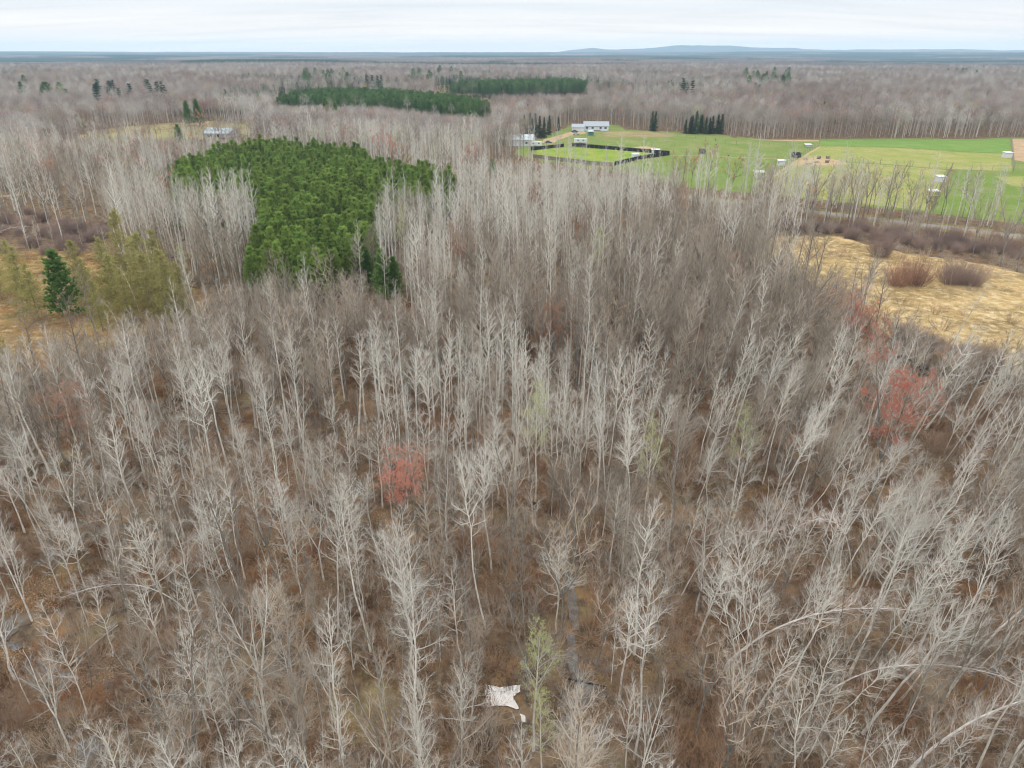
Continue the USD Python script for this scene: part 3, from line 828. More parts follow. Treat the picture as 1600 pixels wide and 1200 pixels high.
def ribbon(name, line, width, z, material):
    L = np.asarray(line, float)
    s = np.concatenate([[0], np.cumsum(np.hypot(*np.diff(L, axis=0).T))])
    t = np.linspace(0, s[-1], int(s[-1] / 4) + 2)
    c = np.stack([np.interp(t, s, L[:, 0]), np.interp(t, s, L[:, 1])], -1)
    d = unit(np.gradient(c, axis=0)); nrm = np.stack([-d[:, 1], d[:, 0]], -1)
    wob = (fnoise(c[:, 0], c[:, 1], 9, 2, 4) - 0.5)[:, None] * 0.7
    a, b = c + nrm * (width / 2 + wob), c - nrm * (width / 2 - wob)
    v = np.column_stack([np.vstack([a, b]), np.full(2 * len(c), z)])
    n = len(c); i = np.arange(n - 1)
    f = np.vstack([np.stack([i, i + n, i + 1], -1), np.stack([i + 1, i + n, i + n + 1], -1)])
    nz = np.cross(v[f[:, 1]] - v[f[:, 0]], v[f[:, 2]] - v[f[:, 0]])[:, 2]
    f = np.where((nz < 0)[:, None], f[:, ::-1], f)
    return tag(obj(name, (v, f), material), kind='structure')


def ground_look(name, cols, sizes, rough=0.95, bump=0.0, stripes=None):
    """Ground in several colours that mingle at several sizes (world space, metres)."""
    nodes = {'ge': ('geometry', {}), 'p': ('diffuse_bsdf', {})}
    links, out = [], None
    for i, c in enumerate(cols):
        if i == 0:
            nodes['c0'] = ('color', {'value': c}); out = 'c0.color'; continue
        size, lo, hi = sizes[i - 1]
        nodes[f'm{i}'] = ('mapping', {'scale': (1 / size,) * 3, 'location': (i * 7.3, i * 3.1, 0)})
        nodes[f'n{i}'] = ('noise_texture', {'scale': 1.0, 'detail': 5.0, 'roughness': 0.65})
        nodes[f'r{i}'] = ('map_range', {'from_min': lo, 'from_max': hi, 'clamp': True})
        nodes[f'x{i}'] = ('mix_color', {'b': c})
        links += [('ge.position', f'm{i}.vector'), (f'm{i}.vector', f'n{i}.vector'), (f'n{i}.fac', f'r{i}.value'), (f'r{i}.result', f'x{i}.fac'), (out, f'x{i}.a')]
        out = f'x{i}.result'
    if stripes:
        ang, wid, c, amt = stripes
        nodes['sm'] = ('mapping', {'rotation': (0, 0, ang), 'scale': (1 / wid,) * 3})
        nodes['sw'] = ('wave_texture', {'scale': 0.31, 'distortion': 1.2, 'detail': 2.0, 'detail_scale': 1.0})
        nodes['sr'] = ('map_range', {'from_min': 0.4, 'from_max': 0.9, 'to_max': amt, 'clamp': True})
        nodes['sx'] = ('mix_color', {'b': c})
        links += [('ge.position', 'sm.vector'), ('sm.vector', 'sw.vector'), ('sw.fac', 'sr.value'), ('sr.result', 'sx.fac'), (out, 'sx.a')]
        out = 'sx.result'
    links.append((out, 'p.color'))
    if bump:
        nodes['bn'] = ('noise_texture', {'scale': 2.2, 'detail': 6.0, 'roughness': 0.7}); nodes['bu'] = ('bump', {'strength': 0.8, 'distance': bump})
        links += [('ge.position', 'bn.vector'), ('bn.fac', 'bu.height'), ('bu.normal', 'p.normal')]
    usdkit.material(stage, LOOK + name, nodes, links, surface='p.BSDF')
    return LOOK + name


G_FOREST = ground_look('leaf_litter', [(0.205, 0.145, 0.092), (0.095, 0.072, 0.052), (0.28, 0.165, 0.08), (0.26, 0.215, 0.10), (0.20, 0.185, 0.165)],
                       [(1.6, 0.42, 0.60), (3.5, 0.52, 0.66), (8.0, 0.57, 0.70), (5.0, 0.56, 0.68)], bump=0.12)
G_MEADOW = ground_look('meadow_ground', [(0.60, 0.48, 0.28), (0.44, 0.33, 0.18), (0.66, 0.54, 0.34)], [(2.5, 0.45, 0.62), (9.0, 0.45, 0.65)], bump=0.15)
G_BOG = ground_look('bog_ground', [(0.40, 0.28, 0.15), (0.25, 0.175, 0.10), (0.46, 0.34, 0.18), (0.34, 0.19, 0.105)], [(2.5, 0.45, 0.6), (6.0, 0.5, 0.66), (11.0, 0.52, 0.64)], bump=0.15)
G_GREEN = ground_look('green_grass', [(0.165, 0.220, 0.062), (0.225, 0.255, 0.095), (0.13, 0.19, 0.05), (0.27, 0.25, 0.11)], [(14.0, 0.42, 0.64), (4.0, 0.5, 0.7), (21.0, 0.52, 0.68)], stripes=(0.3, 2.6, (0.17, 0.23, 0.07), 0.35))
G_BRIGHT = ground_look('bright_grass', [(0.150, 0.220, 0.050), (0.205, 0.255, 0.08), (0.12, 0.185, 0.045), (0.25, 0.24, 0.10)], [(11.0, 0.42, 0.64), (4.0, 0.5, 0.7), (19.0, 0.55, 0.7)], stripes=(0.9, 2.4, (0.16, 0.22, 0.06), 0.35))
G_YELLOW = ground_look('yellow_grass', [(0.28, 0.30, 0.09), (0.35, 0.32, 0.135), (0.21, 0.265, 0.07), (0.37, 0.31, 0.17)], [(18.0, 0.42, 0.60), (8.0, 0.48, 0.66), (13.0, 0.56, 0.7)], stripes=(0.15, 3.0, (0.24, 0.27, 0.085), 0.5))
G_STRIPE = ground_look('sown_grass', [(0.13, 0.24, 0.05), (0.18, 0.27, 0.07)], [(12.0, 0.45, 0.65)], stripes=(0.05, 2.2, (0.24, 0.30, 0.12), 0.55))
G_TAN = ground_look('ploughed_soil', [(0.47, 0.34, 0.22), (0.40, 0.28, 0.17)], [(8.0, 0.45, 0.6)], stripes=(0.0, 1.5, (0.33, 0.24, 0.15), 0.6))
G_DIRT = ground_look('bare_dirt', [(0.46, 0.35, 0.21), (0.38, 0.27, 0.15)], [(5.0, 0.42, 0.62)])
G_OLD = ground_look('old_field', [(0.30, 0.26, 0.13), (0.24, 0.19, 0.10), (0.22, 0.23, 0.09)], [(14.0, 0.45, 0.62), (30.0, 0.5, 0.66)])
G_GRAVEL = ground_look('gravel', [(0.29, 0.265, 0.235), (0.23, 0.21, 0.185), (0.33, 0.305, 0.27)], [(3.0, 0.45, 0.62), (8.0, 0.5, 0.65)])
G_VERGE = ground_look('verge', [(0.27, 0.215, 0.10), (0.19, 0.21, 0.07), (0.22, 0.145, 0.085)], [(6.0, 0.45, 0.6), (3.0, 0.5, 0.66)])
usdkit.material(stage, LOOK + 'still_water', {'p': ('principled_bsdf', {'roughness': 0.10, 'specular_ior_level': 0.6, 'ior': 1.36}),
                                              'co': ('geometry', {}), 'n': ('noise_texture', {'scale': 1.1, 'detail': 2.0}), 'b': ('bump', {'strength': 0.05, 'distance': 0.05}),
                                              'n2': ('noise_texture', {'scale': 1.4, 'detail': 5.0, 'roughness': 0.7}), 'r': ('rgb_ramp', {'ramp': [(0.40, (0.10, 0.072, 0.048)), (0.5, (0.125, 0.108, 0.092)), (0.62, (0.155, 0.15, 0.148))]})},
                [('co.position', 'n.vector'), ('n.fac', 'b.height'), ('b.normal', 'p.normal'), ('co.position', 'n2.vector'), ('n2.fac', 'r.fac'), ('r.color', 'p.base_color')], surface='p.BSDF')


def terrain():
    """One sheet of ground from behind the camera to the horizon, fine near and coarse far."""
    def axis(lo, hi, n, pw):
        t = np.linspace(-1, 1, n) if lo < 0 else np.linspace(0, 1, n)
        return np.sign(t) * np.abs(t) ** pw * hi
    xs = np.unique(np.concatenate([np.arange(-175, 176, 1.25), np.sign(np.linspace(-1, 1, 121)) * (176 + np.abs(np.linspace(-1, 1, 121)) ** 2.6 * 15500)]))
    ys = np.unique(np.concatenate([[-2500, -1200, -500, -200, -80, -30, -5], np.arange(12, 236, 1.25), 238 + np.linspace(0, 1, 110) ** 2.6 * 15500]))
    X, Y = np.meshgrid(xs, ys)
    v = np.stack([X.ravel(), Y.ravel(), land(X.ravel(), Y.ravel())], -1)
    ny, nx = X.shape
    i = (np.arange(ny - 1)[:, None] * nx + np.arange(nx - 1)[None]).ravel()
    f = np.vstack([np.stack([i, i + 1, i + nx + 1], -1), np.stack([i, i + nx + 1, i + nx], -1)])
    tag(obj('ground', (v, f), G_FOREST, smooth=True), kind='structure')


def hills():
    """The long low ridge on the skyline."""
    D = 12500.0
    prof = [(700, 0), (860, 0), (893, 4), (925, 6.5), (950, 4.5), (985, 5.0), (1020, 6.0), (1050, 8.5), (1090, 10.0), (1130, 9.2), (1180, 7.2), (1230, 5.8), (1300, 4.2), (1400, 4.0), (1480, 4.8), (1560, 3.2), (1700, 3.0), (1900, 2), (2100, 0)]
    px, hp = np.array(prof, float).T
    u = np.linspace(700, 2100, 260)
    top = np.interp(u, px, hp) + (fnoise(u, u * 0, 22, 3, 2) - 0.5) * 0.9 * (np.interp(u, px, hp) > 0.5)
    X = (u - 800) / FPX * D * math.cos(PITCH) / math.cos(PITCH)
    X = (u - 800) / FPX * (D * math.cos(PITCH))
    rows = []
    for k, s in zip(np.linspace(-1, 1, 15), np.cos(np.linspace(-1, 1, 15) * math.pi / 2) ** 1.3):
        y = D + k * 1600
        z = -6 + s * np.maximum(0, top / FPX * D * 1.0 + 52)
        rows.append(np.stack([X * (y / D), np.full_like(X, y), z + (fnoise(X, np.full_like(X, y), 260, 3, 8) - 0.5) * 26 * s], -1))
    V = np.array(rows); m, n = V.shape[:2]
    i = (np.arange(m - 1)[:, None] * n + np.arange(n - 1)[None]).ravel()
    f = np.vstack([np.stack([i, i + 1, i + n + 1], -1), np.stack([i, i + n + 1, i + n], -1)])
    look = ground_look('wooded_hill', [(0.13, 0.11, 0.10), (0.06, 0.09, 0.06)], [(350.0, 0.45, 0.6)])
    tag(obj('hills', (V.reshape(-1, 3), f), look, smooth=True), kind='structure')


terrain()
hills()
sheet('meadow', MEADOW, 0.30, G_MEADOW, 1.6, 4.0)
sheet('bog', BOG, 0.30, G_BOG, 1.8, 4.0, seed=3)
sheet('old_field', OLDFIELD, 0.45, G_OLD, 2.0, 8.0)
sheet('farmland', FARM, 0.02, G_GREEN, 0.8, 5.0)
P = lambda pts: gpoly(pts)
sheet('pen_grass', P([(836, 244), (842, 231), (893, 231), (905, 231), (1042, 240), (1000, 251), (958, 257), (925, 255)]), 0.05, ground_look('pen_grass_look', [(0.245, 0.305, 0.06), (0.17, 0.28, 0.045), (0.30, 0.31, 0.09)], [(12.0, 0.45, 0.62), (7.0, 0.5, 0.66)]), 0.6)
sheet('paddock', P([(960, 266), (1050, 243), (1150, 243), (1240, 247), (1222, 262), (1192, 284), (1170, 302), (1040, 290)]), 0.05, G_BRIGHT, 0.5)
sheet('paddock', P([(1282, 229), (1400, 231), (1500, 238), (1578, 241), (1582, 268), (1475, 264), (1375, 256), (1265, 248), (1247, 248)]), 0.05, G_YELLOW, 0.5)
sheet('paddock', P([(1284, 219), (1420, 217.5), (1577, 217), (1578, 240), (1500, 236.5), (1400, 229.5), (1283, 227.5)]), 0.05, G_STRIPE, 0.4)
sheet('paddock', P([(1247, 250), (1265, 250), (1375, 258), (1478, 266.5), (1466, 292), (1455, 330), (1300, 314), (1176, 302), (1198, 286), (1226, 264)]), 0.05, G_YELLOW, 0.5)
sheet('paddock', P([(1490, 266), (1582, 270), (1740, 272), (1740, 366), (1600, 348), (1462, 331), (1470, 300)]), 0.05, G_BRIGHT, 0.5)
sheet('paddock', P([(1556, 276), (1640, 276), (1740, 282), (1740, 300), (1630, 297), (1575, 290)]), 0.08, G_YELLOW, 1.5, 5)
sheet('ploughed_field', P([(1581, 217), (1740, 217), (1740, 258), (1600, 253), (1584, 250)]), 0.05, G_TAN, 0.2)
sheet('bare_patch', P([(1248, 250), (1262, 246.5), (1290, 247), (1318, 252.5), (1328, 257), (1300, 259), (1262, 258), (1240, 259)]), 0.09, G_DIRT, 1.5, 4)
sheet('drive', P([(846, 223), (850, 218), (880, 210), (893, 205), (915, 206), (915, 209), (892, 212), (872, 219), (862, 226)]), 0.06, G_DIRT, 0.6)
sheet('bare_verge', P([(1168, 218.6), (1250, 221.2), (1280, 221), (1280, 219.2), (1200, 218.2)]), 0.06, G_DIRT, 0.6)
sheet('lawn', P([(950, 205), (1000, 204.5), (1045, 206.5), (1060, 213), (1000, 216), (930, 214)]), 0.05, G_OLD, 1.2, 6)
for f_ in ([(1246, 250), (1375, 258), (1478, 266.5)], [(1048, 243), (1110, 244.5), (1242, 249.5)], [(1281, 229.5), (1247, 250), (1227, 263), (1193, 286)], [(1486, 267), (1582, 270.5)], [(1488, 265), (1479, 282), (1468, 304)]):
    ribbon('worn_strip', [ground_at(*q) for q in f_], 1.5, 0.075, G_DIRT if f_[0][0] < 1400 else G_VERGE)
ribbon('road', ROAD, 6.0, 0.12, G_GRAVEL)
ribbon('verge', ROAD, 13.0, 0.08, G_VERGE)
ribbon('track', TRACK, 4.5, 0.12, G_DIRT)
for p in POOLS_G:
    sheet('pool', p, 0.045, LOOK + 'still_water', 0.26, 0.15, size=1.0)
for p in SNOWY:
    sheet('marsh_pool', p, 0.33, LOOK + 'still_water', 0.4, 1.2)


# ---------------------------------------------------------------- single plants that stand out
TAKEN = []                                                    # (x, y, clear radius)


def spot(px, py, z=0.0, clear=2.0):
    p = ground_at(px, py, z)
    TAKEN.append((p[0], p[1], clear))
    return np.array([p[0], p[1], float(land(p[0], p[1])) - 0.05])


EXTRA = []


def single(kindname, name, label, cat, px, py, z, scale=1.0, group=None, which=None, clear=2.0, tilt=None):
    ks = KINDS[kindname]
    k = ks[RNG.integers(len(ks)) if which is None else which % len(ks)]
    if z > 5:
        g_ = ground_at(px, py, z); by_ = float(pixel_of(g_[0], g_[1])[1]); w_ = (58 if scale > 1.25 else 30) if py > 430 else 16
        EXTRA.append((px - w_, px + w_, by_ + 4, by_ + (190 if py > 430 else 90), py + 0.35 * (by_ - py), py + 0.35 * (by_ - py), 0.9))
    return copy_of(k, name, label, cat, spot(px, py, z, clear), RNG.uniform(0, 360), scale, group, tilt)


def arched(name, label, cat, base, tip, tipz, mid=0.45, rise=0.42, r0=0.052, seed=0, mats=None, cr=2.2, nl=24, budded=None):
    """A tree bowed over: base and tip as pixels, the tip tipz above the ground."""
    r = np.random.default_rng(seed)
    B = spot(*base, 0.0, 1.0); Tp = ground_at(tip[0], tip[1], tipz)
    T = np.array([Tp[0], Tp[1], tipz]); C = np.array([B[0] + (T[0] - B[0]) * (1 - mid) * 0.5, B[1] + (T[1] - B[1]) * (1 - mid) * 0.5, max(T[2], 4.0) * (1 + rise * 0.6)])
    t = np.linspace(0, 1, 12)[:, None]
    path = (1 - t) ** 2 * (B - B) + 2 * t * (1 - t) * (C - B) + t ** 2 * (T - B)
    path += np.cumsum(r.normal(size=path.shape) * 0.05, axis=0) * t
    tr, cw, tips = broadleaf(r, path[-1, 2], r0, 0.35, cr, nl, ang=(20, 48), nsub=8, ntw=6, path=path, up=0.5, stubs=0)
    x = thing(name, label, cat, B)
    obj('trunk', tr, mats[0] if mats else M_BIRCH, x.GetPath(), True)
    obj('crown', cw, mats[1] if mats else M_BIRCH_TWIG, x.GetPath())


arched('arched_birch', 'pale birch bowed far over to one side above the flooded hollow', 'tree', (292, 955), (95, 935), 5.0, seed=11)
arched('arched_birch', 'long pale birch lying almost level above the brown brush, tip pointing away from the ditch', 'tree', (1130, 1045), (1440, 955), 6.5, seed=12, r0=0.10)
arched('arched_birch', 'bowed birch with a drooping brushy tip, beyond the thick leaning trunk in the corner', 'tree', (1290, 1085), (1610, 1075), 6.0, seed=13)
arched('arched_birch', 'thick bright birch trunk leaning out over the nearest corner of the wood', 'tree', (1370, 1260), (1660, 1090), 7.0, seed=14, r0=0.13, cr=2.6)
arched('arched_birch', 'arching pale birch above the dark ditch head, tip towards the largest red maple', 'tree', (1065, 930), (1235, 838), 8.0, seed=15)
arched('arched_birch', 'pale trunk leaning across the edge of the wood just above the flooded hollow', 'tree', (50, 970), (-30, 840), 11.0, seed=16, rise=0.2)
arched('arched_birch', 'bare leaning birch at the wood edge with its top over the rusty brush', 'tree', (72, 845), (-25, 755), 10.0, seed=17, rise=0.2)
arched('arched_birch', 'pale leaning birch with twin limbs among the tamaracks', 'tree', (222, 500), (180, 418), 9.0, seed=18, rise=0.1, cr=1.2, nl=9)
arched('arched_birch', 'bowed pale sapling with a fan of twigs at the near foot of the tamaracks', 'tree', (188, 516), (150, 470), 5.0, seed=19, cr=1.3, nl=10)
arched('arched_birch', 'grey arched birch over the wet shrubs beyond the tamarack bog', 'tree', (-30, 395), (62, 352), 6.0, seed=20, cr=1.6, nl=12)
arched('arched_birch', 'pale bowed birch bending out of the aspen stand towards the tamaracks', 'tree', (340, 420), (262, 385), 7.0, seed=21, cr=1.8, nl=14)
arched('arched_birch', 'slender arched birch just beyond the largest bent birch, under the big red maple', 'tree', (1330, 905), (1235, 830), 9.0, seed=22, cr=1.8)

single('red_maple', 'red_maple', 'largest coral-red blossoming maple, alone among pale leaning aspens', 'tree', 1390, 664, 9.5, 1.4, None, 0, 3.2)
single('red_maple', 'red_maple', 'red blossoming maple standing mid wood, uphill of the bright pool', 'tree', 622, 748, 8.0, 0.86, None, 1, 2.5)
single('red_maple', 'red_maple', 'small red maple just behind the mid-wood red maple', 'tree', 640, 705, 9.0, 0.72, None, 2, 2.0)
single('red_maple', 'red_maple', 'dark red maple beside the white-trunked birch at the tan marsh', 'tree', 1345, 490, 9.0, 0.95, None, 1, 2.5)
single('red_maple', 'red_maple', 'red maple right of the white-trunked birch on the marsh edge', 'tree', 1372, 515, 7.0, 0.75, None, 2, 2.0)
single('red_maple', 'red_maple', 'small pinkish-red maple crown among grey trees short of the gravel road', 'tree', 1142, 392, 10.0, 0.8, None, 0, 2.0)
for a in ((865, 492, 10, 'rusty red maple crown amid the pale trunks, far side of the mid-wood'), (720, 375, 10, 'rust-tinted maple beside the tall aspens right of the plantation'), (905, 350, 10, 'rust-tinted maple between the farm pen and the grey wood'),
          (835, 300, 10, 'dull red maple in the grey wood just short of the farm pen'), (1065, 300, 11, 'orange-brown maple where the grey wood meets the roadside'), (112, 640, 9, 'rosy maple on the wooded edge below the tamarack bog'),
          (1305, 470, 9, 'rust maple touching the tan marsh, left of the white-trunked birch')):
    single('rust_maple', 'rust_maple', a[3], 'tree', a[0], a[1], a[2], RNG.uniform(0.95, 1.12))
for a in ((838, 668, 10, 0.95, 'yellow-green budding aspen in the middle of the wood, uphill of the ditch'), (836, 1022, 10, 0.8, 'yellow-budded aspen rising just behind the bright pool'), (935, 388, 12, 1.0, 'light green budding aspen standing out of the grey wood before the farm pen'),
          (1018, 700, 10, 0.85, 'small yellow-green aspen beside the mid-wood aspens, right of its twin'), (1160, 690, 9, 0.85, 'slightly green aspen between the big red maple and the mid-wood'), (846, 1128, 7, 0.6, 'low yellow-green sapling between the bright pool and the grey pools'),
          (630, 355, 12, 1.05, 'pale green-tinged tall aspen right of the plantation'), (285, 420, 10, 0.9, 'greenish aspen at the foot of the aspen stand behind the tamaracks')):
    single('budding_aspen', 'budding_aspen', a[4], 'tree', a[0], a[1], a[2], a[3])

t_, c_, _ = broadleaf(np.random.default_rng(77), 15.5, 0.15, 0.45, 2.4, 30, nsub=8, ntw=7, leaders=2, fork=0.2, spread=8)
x_ = thing('white_birch', 'twin-stemmed white-trunked birch in front of the dark red maple by the marsh', 'tree', spot(1318, 560, 0))
obj('trunk', t_, M_BIRCH, x_.GetPath(), True); obj('crown', c_, M_BIRCH_TWIG, x_.GetPath())
t_, c_, _ = broadleaf(np.random.default_rng(78), 12.5, 0.11, 0.55, 1.5, 16, nsub=6, ntw=5, lean=(0.28, 0), bow=0.4)
x_ = thing('marsh_aspen', 'lone grey aspen leaning over the tan marsh beside the alder thicket', 'tree', spot(1486, 545, 0))
obj('trunk', t_, M_ASPEN, x_.GetPath(), True); obj('crown', c_, M_ASPEN_TWIG, x_.GetPath())
for sd, (px, py, sc, lab) in enumerate(((1532, 600, 1.0, 'ochre-tinted willow thicket at the near rim of the tan marsh'), (1465, 598, 0.7, 'smaller ochre willow left of the ochre thicket at the marsh rim'))):
    t_, c_, tp_ = broadleaf(np.random.default_rng(80 + sd), 7.0 * sc, 0.09, 0.2, 3.0 * sc, 40, nsub=8, ntw=7, leaders=5, fork=0.12, spread=32)
    x_ = thing('ochre_willow', lab, 'tree', spot(px, py, 0, 3))
    r_ = np.random.default_rng(5)
    obj('trunk', t_, M_BROWN, x_.GetPath(), True); obj('crown', c_, M_BROWN_TWIG, x_.GetPath()); obj('buds', MB().leaves(some(r_, tp_, 2600), np.full(2600, 0.05), r_), M_OCHRE, x_.GetPath())

# tamaracks and the pine in the bog
single('white_pine', 'white_pine', 'dark green pine standing alone left of the tamaracks', 'tree', 108, 497, 0, (1.0, 1.0, 0.88), None, 0, 3)
TAM = [(133, 470, .88, 'tall tamarack directly behind the lone dark pine'), (205, 455, 1.08, 'tallest tamarack in the middle of the olive clump'), (188, 488, .82, 'tamarack in front of the tallest one, beside the leaning birch'), (222, 462, .86, 'olive tamarack between the tallest one and the outer dense pair'),
       (258, 470, 1.0, 'dense olive tamarack at the back of the outer pair'), (275, 512, .92, 'broad olive tamarack at the outer near corner of the clump'), (242, 500, .80, 'middle tamarack just short of the outer dense pair'),
       (45, 482, .85, 'thin tamarack with a dark bare trunk near the wood edge, left of the lone pine'), (62, 500, .70, 'short thin tamarack just left of the lone pine'), (162, 520, .62, 'small yellow-green tamarack at the clump foot'), (5, 470, .75, 'thin olive tamarack nearest the marsh shrubs'),
       (150, 500, .75, 'tamarack just right of the lone dark pine'), (292, 500, .7, 'small tamarack at the outer end of the clump'), (15, 600, .6, 'small yellow-green tamarack by the orange grass strip')]
for a in TAM:
    single('tamarack', 'tamarack', a[3], 'tree', a[0], a[1], 0, a[2])
for a in ((236, 482, .95, 'tamarack in the thick of the outer pair, slightly nearer'), (268, 492, .9, 'leaning-looking broad tamarack on the outer flank of the clump'), (176, 470, .9, 'tamarack close behind the tallest one'), (205, 505, .72, 'short dense tamarack in the clump foreground'), (30, 455, .7, 'thin tamarack at the back of the bog by the wet scrub')):
    single('tamarack', 'tamarack', a[3], 'tree', a[0], a[1], 0, a[2])

# conifers here and there
for px, py, sc, lab in ((600, 470, 1.0, 'green pine between the plantation end and the tall pale aspens'), (618, 468, .85, 'green pine half hidden by pale aspens right of the plantation end'), (577, 452, .8, 'green pine at the near corner of the plantation'), (770, 290, .9, 'dark pine poking out of the grey wood left of the barn'),
                       (290, 345, .8, 'green pine among the aspens left of the plantation'), (272, 300, .95, 'dark pine just left of the plantation far corner'), (300, 360, .6, 'low pine in the aspen stand beside the plantation'), (262, 330, .7, 'small green pine behind the aspen stand')):
    single('white_pine', 'white_pine', lab, 'tree', px, py, 0, sc * 0.72)
for px, py, sc, lab in ((512, 197, 1.25, 'tall dark pine, left of the pair beyond the plantation'), (527, 198, 1.1, 'dark pine, right of the pair beyond the plantation'), (499, 196, .8, 'shorter pine beside the pair beyond the plantation'),
                       (296, 197, 1.1, 'broad dark pine at the far rim of the old field'), (312, 197, 1.15, 'bushy pine at the far rim of the old field, beside the metal-roofed shed'), (410, 206, .8, 'dark conifer just past the golden willow'), (284, 238, .9, 'lone dark pine short of the metal-roofed shed')):
    single('white_pine', 'white_pine', lab, 'tree', px, py, 0, sc)
for k_, (px, py) in enumerate(((819, 213), (828, 213), (836, 214), (843, 215), (850, 215), (831, 217), (858, 211), (872, 205))):
    single('spruce', 'spruce', ('dark spruce in the tight clump between barn and house drive' if k_ < 6 else 'small spruce just right of the tight clump' if k_ == 6 else 'smallest spruce, alone between the clump and the house'), 'tree', px, py, 0, RNG.uniform(0.75, 0.95) if k_ < 7 else 0.6, 'spruces between barn and house' if k_ < 6 else None)
for k_, px in enumerate((1070, 1077, 1083, 1089, 1095, 1101, 1107, 1113, 1119, 1126)):
    single('spruce', 'spruce', 'dark spruce in the short row at the far rim of the paddocks', 'tree', px + RNG.uniform(-3, 3), 208 + RNG.uniform(0, 2.0), 0, np.array([1.15, 1.15, 1.0]) * RNG.uniform(0.55, 0.95), 'spruces at the paddock rim')
for px in (1018, 1023):
    single('spruce', 'spruce', 'narrow spruce of the pair behind the house lawn', 'tree', px, 205, 0, 0.85, 'spruce pair behind the lawn')
t_, c_, tp_ = broadleaf(np.random.default_rng(90), 9.0, 0.16, 0.25, 4.0, 40, nsub=7, ntw=6, leaders=4, fork=0.2, spread=30)
x_ = thing('golden_willow', 'golden yellow willow beside the metal-roofed shed', 'tree', spot(392, 211, 0, 4))
r_ = np.random.default_rng(6)
obj('trunk', t_, M_BROWN, x_.GetPath(), True); obj('crown', c_, M_BROWN_TWIG, x_.GetPath()); obj('buds', MB().leaves(some(r_, tp_, 3200), np.full(3200, 0.11), r_), M_GOLD, x_.GetPath())

for x0, x1, y0, y1, n_, kn, lab, grp in ((468, 548, 111, 125, 15, 'far_pine', 'dark pine in the loose clump beyond the second plantation', 'pines beyond the second plantation'), (1162, 1244, 112, 129, 17, 'far_pine', 'dark pine scattered in the wood far beyond the striped paddock', 'pines far beyond the paddocks'),
                                         (146, 268, 136, 153, 18, 'far_spruce', 'thin dark spruce in the far wood beyond the old field', 'spruces beyond the old field'), (1066, 1082, 131, 143, 4, 'far_spruce', 'dark spruce of a small knot in the wood behind the house', 'spruce knot behind the house'),
                                         (560, 600, 118, 128, 4, 'far_spruce', 'single dark spruce over the second plantation', 'spruces over the second plantation'), (1480, 1545, 106, 114, 7, 'far_pine', 'far dark pine beyond the boundary fence', 'pines beyond the boundary fence'), (30, 110, 118, 150, 8, 'far_pine', 'green pine in the wood far beyond the bog', 'pines far beyond the bog'),
                                         (640, 740, 108, 122, 9, 'far_pine', 'distant pine between the two far plantations', 'pines between the far plantations')):
    for _ in range(n_):
        px, py = RNG.uniform(x0, x1), RNG.uniform(y0, y1)
        g_ = ground_at(px, py, 14.0)
        for _i in range(3):
            g_ = ground_at(px, py, float(land(g_[0], g_[1])) + 14.0)
        copy_of(KINDS[kn][RNG.integers(3)], 'distant_conifer', lab, 'tree', (g_[0], g_[1], float(land(g_[0], g_[1])) - 0.2), RNG.uniform(0, 360), np.array([1.25, 1.25, 1.0]) * RNG.uniform(1.25, 1.7), grp)
# bushes in the meadow
for px, py, sc, lab, kn in ((1375, 403, 1.6, 'round purple-brown bush near the far rim of the tan marsh', 'alder_bush'), (1402, 449, 1.6, 'reddish bush in the middle of the tan marsh, one of two that touch', 'rusty_bush'), (1430, 448, 1.75, 'taller reddish bush in the middle of the tan marsh', 'rusty_bush'),
                           (1486, 446, 1.6, 'dark grey-brown bush in the tan marsh, fuller one of the outer pair', 'alder_bush'), (1517, 448, 1.25, 'lower dark bush at the outer end of the marsh pair', 'alder_bush'), (1437, 390, 0.9, 'brown bush at the far marsh edge under the roadside trees', 'alder_bush'),
                           (1462, 393, 0.95, 'second brown bush under the roadside trees', 'alder_bush'), (1495, 397, .8, 'small bush under the roadside trees by the wet spot', 'alder_bush')):
    single(kn, 'willow_bush', lab, 'bush', px, py, 0, np.array([0.85, 0.85, 1.1]) * sc, None, None, 2.5)
for k_ in range(26):
    px = RNG.uniform(1405, 1545); py = 548 + (px - 1405) * 0.22 + RNG.uniform(-14, 22)
    single('alder_bush', 'alder_bush', 'grey alder bush in the thicket along the near rim of the tan marsh', 'bush', px, py, 0, RNG.uniform(0.7, 1.15), 'alder thicket on the marsh rim', None, 0.8)
for k_ in range(44):
    px = RNG.uniform(1215, 1640); py = 350 + (px - 1215) * 0.12 + RNG.uniform(-6, 9)
    single('alder_bush', 'alder_bush', 'low red-brown bush in the band under the roadside trees', 'bush', px, py, 0, RNG.uniform(0.6, 1.0), 'bushes under the roadside trees', None, 0.6)
for k_ in range(30):
    px = RNG.uniform(-40, 175); py = RNG.uniform(335, 402)
    single('alder_bush', 'alder_bush', 'grey-brown bush in the wet scrub beyond the tamarack bog', 'bush', px, py, 0, RNG.uniform(0.7, 1.2), 'scrub beyond the tamarack bog', None, 0.6)

